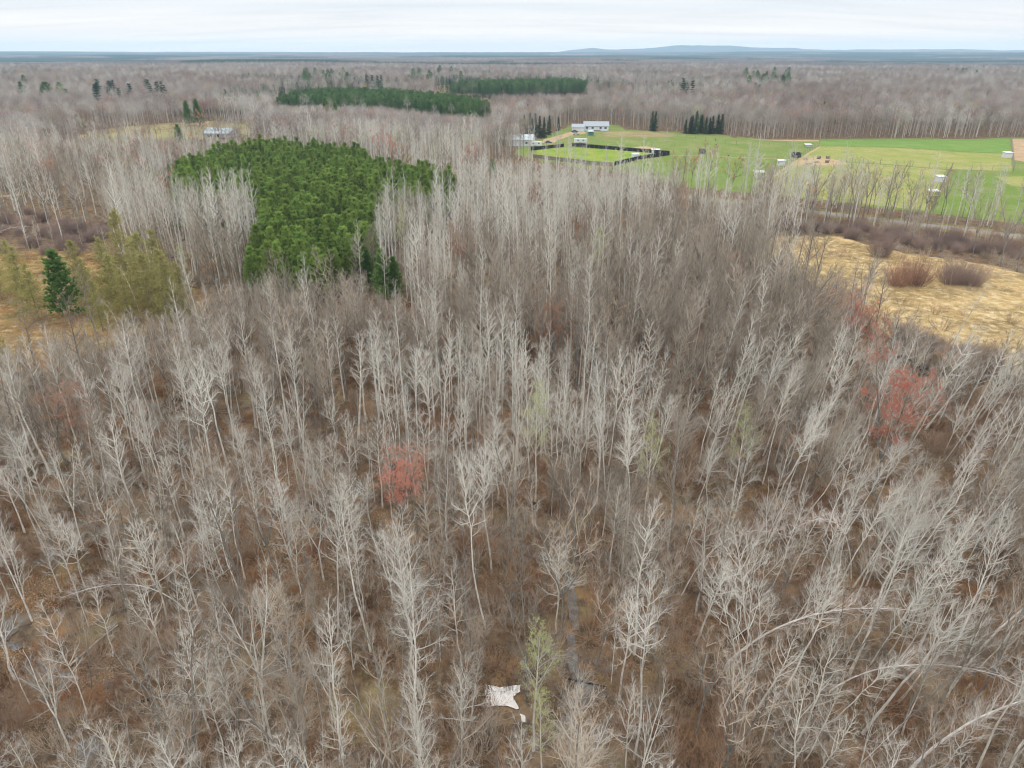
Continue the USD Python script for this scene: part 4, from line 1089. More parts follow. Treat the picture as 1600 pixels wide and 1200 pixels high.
# ---------------------------------------------------------------- the farm
M_WHITE = mat('white_paint', ((0.62, 0.63, 0.64), (0.54, 0.55, 0.56)), 0.6)
M_SIDING = mat('pale_siding', ((0.62, 0.68, 0.74), (0.56, 0.62, 0.68)), 0.6)
M_ROOF = mat('light_roof', ((0.38, 0.42, 0.46), (0.32, 0.36, 0.40)), 0.6)
M_METALROOF = mat('metal_roof', ((0.42, 0.52, 0.57), (0.36, 0.45, 0.50)), 0.4)
M_PANE = mat('window_glass', (0.05, 0.07, 0.09), 0.15, spec=0.6)
M_BLACK = mat('black_screen', ((0.020, 0.022, 0.028), (0.035, 0.036, 0.042)), 0.8)
M_BROWNSCREEN = mat('weathered_screen', ((0.26, 0.22, 0.19), (0.18, 0.155, 0.135)), 0.9)
M_POST = mat('fence_post', ((0.20, 0.17, 0.14), (0.28, 0.25, 0.21)), 0.9)
M_STEEL = mat('galvanised', ((0.42, 0.44, 0.45), (0.34, 0.36, 0.37)), 0.5)
M_WOOD = mat('grey_wood', ((0.26, 0.21, 0.17), (0.17, 0.135, 0.11)), 0.9, noise=2.0)
M_TEAL = mat('teal_paint', (0.16, 0.30, 0.30), 0.6)
M_DARKCAR = mat('dark_car_paint', (0.05, 0.07, 0.07), 0.3, spec=0.5)
M_GREYCAR = mat('silver_car_paint', (0.42, 0.44, 0.46), 0.3, spec=0.5)
M_TYRE = mat('tyre', (0.025, 0.025, 0.025), 0.9)


def solid(poly, axis_len):
    """A profile in (y, z) drawn out along x, centred."""
    from shapely.geometry import Polygon
    m = trimesh.creation.extrude_polygon(Polygon(poly), axis_len, engine='earcut')
    v = m.vertices[:, [2, 0, 1]].copy(); v[:, 0] -= axis_len / 2
    return v, m.faces


def gabled(parent, length, depth, eave, ridge, wall, roof, x0=0.0, y0=0.0, over=0.45):
    """Walls and a gable roof with its ridge along x; the long front faces -y."""
    v, f = solid([(-depth / 2, -0.2), (depth / 2, -0.2), (depth / 2, eave), (0, ridge), (-depth / 2, eave)], length)
    obj('wall', (v + [x0, y0, 0], f), wall, parent)
    m = MB(); sl = (ridge - eave) / (depth / 2); d = depth / 2 + over
    for s_ in (-1, 1):
        e = ridge - sl * d
        q = [(0, ridge + 0.02), (s_ * d, e + 0.02), (s_ * d, e + 0.20), (0, ridge + 0.20)]
        vv, ff = solid(q if s_ < 0 else q[::-1], length + 2 * over)
        m.add(vv + [x0, y0, 0], ff)
    return obj('roof', m, roof, parent)


def opening(parent, name, x, z, w, h, y, material, frame=True):
    """A window or door on a front that faces -y: a proud frame with a recessed pane."""
    m = MB()
    t = 0.12
    for a in ((x - w / 2 - t, x + w / 2 + t, z + h / 2, z + h / 2 + t), (x - w / 2 - t, x + w / 2 + t, z - h / 2 - t, z - h / 2), (x - w / 2 - t, x - w / 2, z - h / 2, z + h / 2), (x + w / 2, x + w / 2 + t, z - h / 2, z + h / 2)):
        m.box(a[0], a[1], y - 0.08, y + 0.02, a[2], a[3])
    fr = obj(name, m, M_WHITE, parent)
    obj('pane' if name == 'window' else 'leaf', MB().box(x - w / 2, x + w / 2, y - 0.03, y + 0.02, z - h / 2, z + h / 2), material, fr.GetPath())


def at(px, py):
    p = ground_at(px, py)
    return (p[0], p[1], float(land(p[0], p[1])) + 0.02)


def building(name, label, cat, px, py, rot):
    return str(thing(name, label, cat, at(px, py), rot).GetPath())


h_ = building('house', 'long pale-sided house with light roof at the end of the drive', 'house', 931, 203.5, -4)
gabled(h_, 16.5, 8.5, 3.2, 5.6, M_SIDING, M_ROOF)
for x_ in (-6.2, -2.4, 3.0, 6.3):
    opening(h_, 'window', x_, 1.9, 1.5, 1.2, -4.25, M_PANE)
opening(h_, 'door', 0.6, 1.15, 1.0, 2.1, -4.25, M_WHITE)
obj('chimney', MB().box(2.2, 2.9, 0.4, 1.1, 4.9, 6.6), M_WOOD, h_)
obj('deck', MB().box(-1.5, 2.8, -7.0, -4.35, -0.2, 0.5), M_WOOD, h_)
h_ = building('garage', 'smaller pale garage with its own low roof beside the house', 'garage', 903, 204.6, -4)
gabled(h_, 8.0, 7.0, 2.7, 4.4, M_SIDING, M_ROOF)
opening(h_, 'garage_door', -0.9, 1.15, 4.6, 2.2, -3.5, M_WHITE)
h_ = building('barn', 'pale blue-white metal barn at the near corner of the farmyard', 'barn', 815, 227, -12)
gabled(h_, 13.5, 10.0, 3.6, 5.9, M_WHITE, M_METALROOF)
opening(h_, 'barn_door', -2.0, 1.5, 3.2, 2.9, -5.0, M_SIDING)
opening(h_, 'window', 3.8, 1.9, 1.2, 1.0, -5.0, M_PANE)
for x_ in np.arange(-6.3, 6.5, 1.05):
    obj('roof_rib', MB().add(*solid([(-5.3, 3.65), (-0.1, 6.12), (-0.1, 6.18), (-5.3, 3.74)], 0.07)) if False else (lambda q: (q[0] + [x_, 0, 0.02], q[1]))(solid([(-5.35, 3.68), (-0.05, 6.06), (-0.05, 6.19), (-5.35, 3.81)], 0.08)), M_METALROOF, h_ + '/roof')
h_ = building('shed', 'weathered low shed half hidden by trees beside the metal barn', 'shed', 783, 224, 5)
gabled(h_, 9.0, 6.0, 2.4, 3.6, M_WOOD, mat('weathered_roof', ((0.42, 0.40, 0.38), (0.34, 0.31, 0.29)), 0.8))
h_ = building('machine_shed', 'lone metal-roofed shed by the golden willow at the old field', 'shed', 347, 214, -9)
gabled(h_, 17.0, 13.0, 2.6, 5.2, mat('shed_siding', ((0.40, 0.40, 0.40), (0.32, 0.32, 0.32)), 0.8), M_METALROOF)
for x_ in (-4.5, 0.5):
    opening(h_, 'bay_door', x_, 1.1, 3.2, 2.0, -6.5, M_BLACK)


def wheels(parent, xs, w, r):
    for x_ in xs:
        for s_ in (-1, 1):
            m = trimesh.creation.cylinder(r, 0.25, sections=14); m.apply_transform(trimesh.transformations.rotation_matrix(math.pi / 2, (1, 0, 0))); m.apply_translation((x_, s_ * (w / 2 - 0.1), r))
            wl = obj('wheel', m, M_TYRE, parent)
            m2 = trimesh.creation.cylinder(r * 0.55, 0.27, sections=10); m2.apply_transform(trimesh.transformations.rotation_matrix(math.pi / 2, (1, 0, 0))); m2.apply_translation((x_, s_ * (w / 2 - 0.1), r))
            obj('rim', m2, M_STEEL, wl.GetPath())


def car(label, px, py, rot, paint):
    c = building('parked_car', label, 'car', px, py, rot)
    body = [(-2.25, 0.35), (2.25, 0.35), (2.3, 0.75), (1.9, 0.92), (0.95, 1.0), (-1.9, 1.0), (-2.25, 0.9)]
    cab = [(1.0, 1.0), (0.35, 1.5), (-1.1, 1.52), (-1.85, 1.0)]
    def ext(poly, w):
        v, f = solid(poly, w)
        return v[:, [1, 0, 2]] * [1, -1, 1], f
    obj('body', ext(body, 1.78), paint, c); obj('cabin', ext(cab, 1.55), M_PANE, c)
    obj('car_roof', ext([(0.40, 1.49), (-1.08, 1.51), (-1.08, 1.56), (0.38, 1.54)], 1.50), paint, c)
    wheels(c, (-1.35, 1.4), 1.78, 0.33)
    for s_ in (-1, 1):
        obj('headlight', MB().box(2.22, 2.32, s_ * 0.65 - 0.15, s_ * 0.65 + 0.15, 0.68, 0.8), M_WHITE, c)


car('silver car parked on the drive in front of the garage', 900, 210.5, 8, M_GREYCAR)
car('dark car parked close to the garage door', 898, 206.8, 20, M_DARKCAR)
car('dark green car parked near the corner of the black pen fence', 857, 224, -20, M_DARKCAR)
for lab, px, py, L_, rt in (('white camper trailer parked behind the black pen fence, below the house', 907, 224, 7.6, -3), ('white box trailer parked against the metal barn', 837, 229, 6.6, 6), ('small white trailer standing alone in the old field', 212, 222, 4.0, 5)):
    c = building('trailer', lab, 'trailer', px, py, rt)
    from shapely.geometry import Polygon
    obj('body', (lambda q: q)(solid([(-1.15, 0.6), (1.15, 0.6), (1.15, 2.5), (0.9, 2.72), (-0.9, 2.72), (-1.15, 2.5)], L_)), M_WHITE, c)
    wheels(c, (-0.5, 0.45), 2.3, 0.36)
    obj('drawbar', MB().box(L_ / 2 - 0.1, L_ / 2 + 1.2, -0.08, 0.08, 0.5, 0.62), M_STEEL, c)
    if L_ > 5:
        opening(c, 'window', -1.5, 1.85, 0.9, 0.6, -1.15, M_PANE); opening(c, 'window', 1.6, 1.85, 0.9, 0.6, -1.15, M_PANE); opening(c, 'door', 0.2, 1.6, 0.7, 1.7, -1.15, M_WHITE)
c = building('garden_pavilion', 'small teal garden pavilion with white roof on the house lawn', 'pavilion', 923, 211.5, 0)
for sx in (-1.8, 1.8):
    for sy in (-1.4, 1.4):
        obj('post', MB().box(sx - 0.12, sx + 0.12, sy - 0.12, sy + 0.12, -0.1, 2.4), M_TEAL, c)
obj('screen', MB().box(-1.65, 1.65, 1.3, 1.36, 0.1, 2.2), M_TEAL, c)
obj('roof', trimesh.creation.cone(2.9, 1.1, sections=4, transform=trimesh.transformations.translation_matrix((0, 0, 2.45)) @ trimesh.transformations.rotation_matrix(math.pi / 4, (0, 0, 1))), M_WHITE, c)
c = building('light_pole', 'tall thin pale pole standing on the lawn edge', 'pole', 1041, 220, 0)
obj('shaft', trimesh.creation.cylinder(0.11, 7.5, transform=trimesh.transformations.translation_matrix((0, 0, 3.7)), sections=8), M_STEEL, c)
obj('arm', MB().box(-0.1, 0.9, -0.05, 0.05, 7.2, 7.32), M_STEEL, c); obj('lamp_head', MB().box(0.7, 1.2, -0.14, 0.14, 7.08, 7.2), M_STEEL, c)


def screen_fence(label, pts, look, h=1.8, each=3.0):
    """A fence of dark fabric panels between posts along ground points."""
    P_ = np.array([ground_at(*p) for p in pts]); o = P_[0]
    t = str(thing('screen_fence', label, 'fence', (o[0], o[1], 0.0)).GetPath())
    for a, b in zip(P_[:-1], P_[1:]):
        n = max(1, round(np.hypot(*(b - a)) / each)); d = (b - a) / n; u = unit(d); nrm = np.array([-u[1], u[0]])
        for i in range(n + 1):
            c = a - o + d * i
            obj('post', trimesh.creation.cylinder(0.06, h + 0.5, sections=6, transform=trimesh.transformations.translation_matrix((c[0], c[1], h / 2))), M_POST, t)
            if i < n:
                q = np.array([c + u * 0.015, c + d - u * 0.015])
                sag = RNG.uniform(-0.06, 0.06)
                vs = []
                for e in (-0.025, 0.025):
                    for k in range(4):
                        w = q[0] + (q[1] - q[0]) * k / 3 + nrm * e
                        for z in (0.04, h + (sag if k in (1, 2) else 0)):
                            vs.append((*w, z))
                m = trimesh.convex.convex_hull(np.array(vs)) if False else None
                v = np.array(vs); f = []
                for s0 in (0, 8):
                    for k in range(3):
                        a0 = s0 + 2 * k
                        f += [[a0, a0 + 2, a0 + 3], [a0, a0 + 3, a0 + 1]]
                for k in range(3):
                    a0 = 2 * k + 1
                    f += [[a0, a0 + 2, a0 + 10], [a0, a0 + 10, a0 + 8]]
                obj('panel', (v, np.array(f)), look, t)


screen_fence('black screened fence between the barn and the pen gate', [(829, 235.5), (881, 229.5)], M_BLACK)
screen_fence('long black screened fence on the far side of the pen', [(893, 228.5), (965, 234.5), (1046, 241.5)], M_BLACK)
screen_fence('black screened fence from the white hut to the near pen corner', [(1046, 242.5), (1000, 249), (959, 259)], M_BLACK)
screen_fence('brownish screened fence along the near side of the pen, behind trees', [(957, 260), (926, 258), (880, 252.5), (832, 246.5)], M_BROWNSCREEN)


def wire_fence(label, pts, each=7.0, h=2.4, mesh_=True):
    P_ = np.array([ground_at(*p) for p in pts]); o = P_[0]
    t = str(thing('wire_fence', label, 'fence', (o[0], o[1], 0.0)).GetPath())
    w = MB()
    for a, b in zip(P_[:-1], P_[1:]):
        n = max(1, round(np.hypot(*(b - a)) / each)); d = (b - a) / n
        for i in range(n + 1):
            c = a - o + d * i; hh = h + RNG.uniform(-0.1, 0.35)
            obj('post', trimesh.creation.cylinder(0.085, hh + 0.3, sections=6, transform=trimesh.transformations.translation_matrix((c[0], c[1], hh / 2))), M_POST, t)
        for z in (0.15, 0.6, 1.05, 1.5, 1.95, 2.35) if mesh_ else (0.4, 1.0, 1.6):
            w.tube(np.array([[*(a - o), z], [*((a + b) / 2 - o), z - 0.03], [*(b - o), z]]), np.full(3, 0.008), 3)
    obj('wires', w, M_STEEL, t)


wire_fence('wire fence running downhill from the white hut past the black shelter', [(1279, 229), (1246, 249), (1226, 262), (1192, 285)], 5.0)
wire_fence('long wire fence across the paddocks past the bare patch', [(1246, 249), (1375, 257), (1478, 265.5)])
wire_fence('wire fence from the outer corner across to the tall boundary fence', [(1486, 266), (1582, 269.5)])
wire_fence('tall wire fence down the side of the bright paddock, passing two white huts', [(1487, 264), (1478, 281), (1467, 303), (1458, 332)], 4.0, 2.8)
wire_fence('tall boundary fence beside the ploughed soil', [(1579, 218), (1581, 242), (1583, 269)], 8.0, 3.0)
wire_fence('low wire fence from the pen to the black shelter', [(1048, 242), (1110, 243.5), (1242, 248.5)], 8.0, 1.4, False)
wire_fence('far wire fence under the spruce row', [(1058, 213.5), (1150, 226), (1255, 228)], 9.0, 1.8, False)


def hut(label, px, py, w, d, h, rot, wall, roof, open_=False):
    c = building('animal_shelter', label, 'shelter', px, py, rot)
    if open_:
        for sx in (-1, 1):
            for sy in (-1, 1):
                obj('post', MB().box(sx * (w / 2 - 0.1) - 0.07, sx * (w / 2 - 0.1) + 0.07, sy * (d / 2 - 0.1) - 0.07, sy * (d / 2 - 0.1) + 0.07, -0.1, h + 0.1 * sy), M_POST, c)
        obj('rail', MB().box(-w / 2, w / 2, -d / 2 + 0.02, -d / 2 + 0.1, 0.2, 0.55), wall, c)
    else:
        obj('back_wall', MB().box(-w / 2, w / 2, -d / 2, -d / 2 + 0.08, 0, h - 0.1), wall, c)
        for s_ in (-1, 1):
            obj('side_wall', MB().box(s_ * w / 2 - 0.04, s_ * w / 2 + 0.04, -d / 2 + 0.083, d / 2, 0, h), wall, c)
        obj('skid', MB().box(-w / 2, w / 2, -d / 2 - 0.1, -d / 2 - 0.005, -0.05, 0.12), M_POST, c)
    v, f = solid([(-d / 2 - 0.3, h - 0.1), (d / 2 + 0.4, h + 0.28), (d / 2 + 0.4, h + 0.38), (-d / 2 - 0.3, h)], w + 0.5)
    obj('roof', (v, f), roof, c)


hut('white animal shelter nearest the black shelter on the downhill fence', 1220, 258.5, 3.2, 2.6, 2.3, -8, M_WHITE, M_WHITE)
hut('white-roofed open shelter lowest on the downhill fence', 1185, 277, 4.0, 2.8, 2.3, -5, M_WHITE, M_WHITE, True)
hut('white animal shelter beside the tall side fence, upper of two', 1468, 284.5, 3.3, 2.6, 2.3, 3, M_WHITE, M_WHITE)
hut('white-roofed open shelter beside the tall side fence, lower of two', 1457, 306, 3.4, 2.2, 1.9, 0, M_WHITE, M_WHITE, True)
hut('white animal shelter against the boundary fence by the ploughed soil', 1573, 246.5, 3.7, 2.8, 2.6, 2, M_WHITE, M_WHITE)
hut('small white-roofed shelter at the far top of the downhill fence', 1262, 230, 3.4, 2.4, 1.5, 0, M_STEEL, M_WHITE, True)
hut('black animal shelter where the downhill fence meets the long fence', 1243, 246, 4.2, 2.6, 2.0, -4, M_BLACK, M_BLACK)
hut('small black shelter standing alone in the bright paddock', 1097, 240, 3.0, 2.2, 2.0, 0, M_BLACK, M_BLACK)
hut('white hut at the corner of the black pen', 1024, 239, 4.0, 2.4, 1.7, -6, M_SIDING, M_WHITE)
hut('white hut inside the black pen, by its near side', 993, 247, 3.4, 2.4, 2.0, 12, M_SIDING, M_WHITE)
r_ = np.random.default_rng(33)
m_ = trimesh.creation.icosphere(4); v_ = m_.vertices.copy(); v_ *= [8.0, 4.5, 1.3]; v_ += (meshkit.fbm(v_ * 0.45 + 50, 4, 3)[:, None] - 0.5) * [1.5, 1.5, 1.2]
x_ = thing('dirt_mound', 'low spread mound of tan earth behind the far pen fence', 'mound', at(1004, 233.5)); obj('soil', (v_, m_.faces), G_DIRT, x_.GetPath(), True)
x_ = thing('dirt_mound', 'second shorter heap of tan earth beside the white pen hut', 'mound', at(1032, 237.5)); obj('soil', (v_ * [0.4, 0.5, 0.6], m_.faces), G_DIRT, x_.GetPath(), True)


def log(label, px, py, length, r0, rot, name='fallen_log', mats=None, branches=2, lift=0.12, zz=None):
    r = np.random.default_rng(int(px * 7 + py))
    t = np.linspace(0, 1, 6); P_ = np.stack([(t - 0.5) * length, np.cumsum(r.normal(size=6)) * 0.03 * length * 0.3, r0 + lift * t], -1)
    x = thing(name, label, 'log', at(px, py), rot)
    m = MB().tube(P_, r0 * np.linspace(1, 0.55, 6), 7)
    for e, rr in ((P_[0], r0), (P_[-1], r0 * 0.55)):
        m.tube(np.array([e, e + unit(P_[1] - P_[0]) * 0.02 * (1 if e is P_[-1] else -1)]), np.array([rr, 0.005]), 7)
    obj('stem', m, mats or M_WOOD, x.GetPath(), False)
    for b in range(branches):
        q = P_[2 + b]; d = unit(np.array([0.5, r.uniform(-1, 1), 0.7]))
        obj('branch', MB().tube(np.array([q, q + d * 0.5, q + d * 1.1]), np.array([r0 * 0.4, r0 * 0.25, 0.01]), 4), mats or M_WOOD, x.GetPath())


log('log lying on the bare patch of the yellow paddock', 1263, 257, 3.2, 0.25, 8)
log('second log beside the bare patch, short and thick', 1276, 254.5, 2.6, 0.32, -12)
log('log by the black shelter on the fence line', 1259, 249.5, 2.4, 0.25, 0)
for lab, px, py, sc in (('round bale feeder left on the bare patch', 1279, 248.5, 1.0), ('second feeder just right of the first, above the fence line', 1293, 248, 0.9), ('feeder on the near side of the fence at the bare patch', 1292, 254.5, 0.9)):
    c = building('hay_feeder', lab, 'feeder', px, py, 15)
    for a_ in range(8):
        an_ = a_ * math.pi / 4
        obj('upright', MB().box(math.cos(an_) * 0.9 * sc - 0.05, math.cos(an_) * 0.9 * sc + 0.05, math.sin(an_) * 0.9 * sc - 0.05, math.sin(an_) * 0.9 * sc + 0.05, 0, 1.5 * sc), M_WOOD, c)
    for z_ in (0.35, 1.35):
        obj('ring', trimesh.creation.torus(0.9 * sc, 0.05, 16, 6, transform=trimesh.transformations.translation_matrix((0, 0, z_ * sc))), M_WOOD, c)
    obj('hay', trimesh.creation.icosphere(2, 0.75 * sc, transform=trimesh.transformations.translation_matrix((0, 0, 0.6 * sc)) @ np.diag([1, 1, 0.75, 1])) if False else trimesh.creation.cylinder(0.7 * sc, 1.0 * sc, sections=12, transform=trimesh.transformations.translation_matrix((0, 0, 0.5 * sc))), M_WOOD, c)

for lab, px, py, L_, r0, rt, mt in (('black wet log lying in the brush above the yellow tufts', 243, 1092, 2.2, 0.10, 20, M_TYRE), ('pale fallen trunk beside the flooded hollow', 148, 1010, 5.0, 0.10, 70, M_ASPEN), ('fallen trunk across the small pool left of the mid-wood red maple', 545, 772, 6.0, 0.10, 12, M_WOOD),
                                   ('fallen grey trunk across the ditch bend', 860, 884, 6.5, 0.11, -35, M_WOOD), ('dark branch lying over the pool at the ditch end', 915, 1068, 3.5, 0.07, -18, M_TYRE), ('pale fallen trunk left of the mid-wood red maple, steeply angled', 590, 850, 6.0, 0.09, -55, M_ASPEN),
                                   ('weathered fallen trunk on the bare slope above the two small grey pools', 1120, 900, 5.5, 0.11, 30, M_WOOD), ('pale fallen pole under the long level birch', 1265, 1090, 5.0, 0.08, 10, M_ASPEN)):
    log(lab, px, py, L_, r0, rt, 'fallen_log', mt)
x_ = thing('tree_stump', 'broken dark stump standing in a small black pool', 'stump', at(386, 1122))
m_ = trimesh.creation.cylinder(0.28, 1.5, sections=12, transform=trimesh.transformations.translation_matrix((0, 0, 0.65))); m_.vertices[m_.vertices[:, 2] > 1.3] += np.random.default_rng(4).normal(size=(int((m_.vertices[:, 2] > 1.3).sum()), 3)) * [0.03, 0.03, 0.14]
obj('stem', m_, M_WOOD, x_.GetPath())
obj('root', MB().tube(np.array([[0.2, 0, 0.25], [0.6, 0.1, 0.08], [1.1, 0.25, -0.05]]), np.array([0.13, 0.09, 0.03]), 6), M_WOOD, x_.GetPath()); obj('root', MB().tube(np.array([[-0.2, 0, 0.25], [-0.5, -0.3, 0.08], [-0.8, -0.7, -0.05]]), np.array([0.13, 0.09, 0.03]), 6), M_WOOD, x_.GetPath())

# ---------------------------------------------------------------- the wood
MARKS = [((785, 1088), 'the bright pool'), ((893, 950), 'the narrow ditch'), ((625, 800), 'the mid-wood red maple'), ((1392, 740), 'the largest red maple'), ((200, 960), 'the arched birch over the hollow'), ((60, 1040), 'the flooded hollow'),
         ((1350, 1020), 'the long level birch'), ((1540, 1180), 'the thick leaning corner birch'), ((480, 500), 'the near end of the plantation'), ((1420, 560), 'the near rim of the tan marsh'), ((250, 580), 'the tamarack clump'), ((838, 720), 'the mid-wood budding aspen'),
         ((650, 500), 'the tall aspens right of the plantation'), ((1300, 540), 'the white-trunked marsh birch'), ((1100, 780), 'the bare slope between ditch and big red maple'), ((480, 1150), 'the black stump'), ((1090, 1150), 'the two small grey pools'), ((420, 660), 'the small wet hollow uphill'),
         ((1050, 560), 'the dark-trunked maples in the far wood'), ((120, 760), 'the leaning birch at the wood edge'), ((1560, 800), 'the outer slope of leaning aspens'), ((880, 560), 'the rusty red maple of the far wood'), ((400, 850), 'the open brush uphill of the hollow'), ((555, 770), 'the fallen trunk across the small pool'), ((320, 650), 'the wood edge short of the tamaracks'), ((1018, 780), 'the small yellow-green aspen'), ((1160, 760), 'the slightly green aspen'), ((700, 620), 'the dense pale trunks of the far mid-wood'), ((1180, 620), 'the wood edge left of the marsh'), ((690, 900), 'the leaning pole uphill of the bright pool')]
MARK_XY = np.array([ground_at(*m[0]) for m in MARKS])


def grid(d0, d1, step, margin=25.0, wide=0.74, jit=0.48):
    ys = np.arange(d0, d1, step)
    out = []
    for y in ys:
        w = wide * (y * 0.906 + 20) + margin
        n = int(2 * w / step)
        x = (np.arange(n) - n / 2) * step
        out.append(np.stack([x + RNG.uniform(-jit, jit, n) * step, np.full(n, y) + RNG.uniform(-jit, jit, n) * step], -1))
    return np.vstack(out)


def clear_of(p, roads=5.0, pools=0.5, farm=True):
    x, y = p[:, 0], p[:, 1]
    k = (along(ROAD, x, y) > roads) & (along(TRACK, x, y) > 4) & ~inside(PLANT, x, y) & ~inside(OLDFIELD, x, y)
    if farm:
        k &= ~inside(FARM, x, y)
    for q in POOLS_G:
        e_ = along(np.vstack([q, q[:1]]), x, y); k &= (~inside(q, x, y) & (e_ > pools)) | (pools < 0) & (e_ < 0.5)
    for a, b, r in TAKEN:
        k &= (x - a) ** 2 + (y - b) ** 2 > r * r
    return k


CAPS = [  # where the photograph sees over the trees: (px from, px to, base row from, base row to, highest row their tops reach at each end, how strictly)
    (70, 430, 212, 330, 212, 216, 0.8), (760, 1065, 252, 430, 247, 262, 0.9), (1065, 1170, 300, 420, 285, 318, 0.8),
    (300, 408, 466, 640, 440, 428, 0.9), (408, 590, 462, 640, 418, 424, 0.9), (590, 720, 300, 430, 282, 290, 0.8), (408, 600, 330, 462, 400, 330, 0.98),
    (430, 600, 156, 225, 163, 164, 0.97), (600, 770, 160, 225, 165, 184, 0.97), (680, 920, 140, 178, 147, 147, 0.95), (1322, 1458, 702, 900, 706, 706, 0.95), (582, 665, 835, 990, 812, 812, 0.9),
    (-220, 168, 318, 414, 338, 348, 0.6), (570, 642, 476, 590, 456, 458, 0.9), *EXTRA, (872, 924, 1000, 1240, 1012, 1012, 0.9), (752, 826, 1108, 1300, 1092, 1092, 0.8),
    (-200, 120, 545, 780, 545, 515, 0.93), (120, 340, 520, 780, 512, 470, 0.93), (1215, 1340, 440, 680, 388, 448, 0.85), (1340, 1430, 490, 700, 462, 505, 0.9), (1430, 1900, 540, 760, 515, 560, 0.95),
]


def capped(x, y, size, full=15.0):
    """Tree sizes held down where lower growth stands in front of open ground."""
    bx, by = pixel_of(x, y)
    size = np.array(size, float)
    for x0, x1, y0, y1, t0, t1, strict in CAPS:
        k = (bx >= x0) & (bx < x1) & (by >= y0) & (by < y1) & (RNG.uniform(0, 1, len(bx)) < strict)
        row = t0 + (t1 - t0) * np.clip((bx - x0) / (x1 - x0), 0, 1)
        z = CAM_H - y * np.tan(PITCH + np.arctan((row - 600) / FPX))
        size = np.where(k, np.minimum(size, z / full * RNG.uniform(0.72, 1.05, len(bx))), size)
    return size


def leaning(p, rng):
    """Direction and angle of lean: the wood on the outer slope leans away; elsewhere a few degrees at random."""
    x, y = p[:, 0], p[:, 1]
    out = smooth(8, 28, x) * (1 - smooth(95, 125, y))
    az = np.where(rng.uniform(0, 1, len(x)) < out, rng.normal(0, 0.35, len(x)), rng.uniform(0, 6.28, len(x)))
    an = np.abs(rng.normal(0.0, 0.05, len(x))) + out * rng.uniform(0.02, 0.30, len(x))
    return az, an


p = grid(15, 214, 2.9)
p = p[clear_of(p)]
x, y = p[:, 0], p[:, 1]
bx, by = pixel_of(x, y)
in_marsh, in_bog = inside(MEADOW, x, y), inside(BOG, x, y)
wet = (bx < 190) & (by > 325) & (by < 410)
roadside = (x > 60) & (along(ROAD, x, y) < 40)
hollow = (bx < 230) & (by > 960)
keep = RNG.uniform(0, 1, len(x)) < np.where(in_marsh | in_bog, 0.003, np.where(wet, 0.2, np.where(roadside, 0.015, np.where(hollow, 0.35, 0.9))))
keep &= RNG.uniform(0, 1, len(x)) < np.clip(0.30 + 1.5 * fnoise(x, y, 13, 2, 31), 0.25, 1.0)
p, bx, by = p[keep], bx[keep], by[keep]; x, y = p[:, 0], p[:, 1]
pale = 0.70 - 0.42 * smooth(72, 110, y) + 0.5 * smooth(150, 175, y) * (x < 30) + (fnoise(x, y, 28, 2, 41) - 0.5) * 1.1
pale += 0.35 * ((bx > 560) & (bx < 1000) & (by > 640) & (by < 800)) + 0.5 * ((bx > 590) & (bx < 720) & (by > 430) & (by < 520)) - 0.3 * ((bx > 900) & (bx < 1300) & (by > 470) & (by < 640))
is_pale = RNG.uniform(0, 1, len(x)) < np.clip(pale, 0.08, 0.95)
az, an = leaning(p, RNG)
rot = RNG.uniform(0, 360, len(x))
low = np.clip(RNG.normal(0.63, 0.12, len(x)), 0.38, 0.9); high = np.clip(RNG.normal(1.0, 0.11, len(x)), 0.75, 1.25) * (1 + 0.16 * smooth(125, 160, y) * is_pale)
size = np.where(RNG.uniform(0, 1, len(x)) < np.clip(0.14 + 0.75 * smooth(62, 95, y) + 0.35 * (fnoise(x, y, 18, 2, 43) - 0.5), 0.04, 1), high, low)
size = np.where((bx < 230) & (by > 900), size * 0.8, size)
size = capped(x, y, size)
keep = size > 0.28
p, bx, by, x, y, is_pale, az, an, rot, size = (q[keep] for q in (p, bx, by, x, y, is_pale, az, an, rot, size))
z = land(x, y) - 0.08
slim = np.where(size > 0.82, np.where(is_pale, 0.80, 0.88), 1.0) * RNG.uniform(0.85, 1.15, len(x))
top = pixel_of(x, y, 15 * size)
seen = (np.maximum(bx, top[0]) > 0) & (np.minimum(bx, top[0]) < 1600) & (top[1] < 1190) & (by > 0)
near = np.argmin((x[:, None] - MARK_XY[None, :, 0]) ** 2 + (y[:, None] - MARK_XY[None, :, 1]) ** 2, 1)
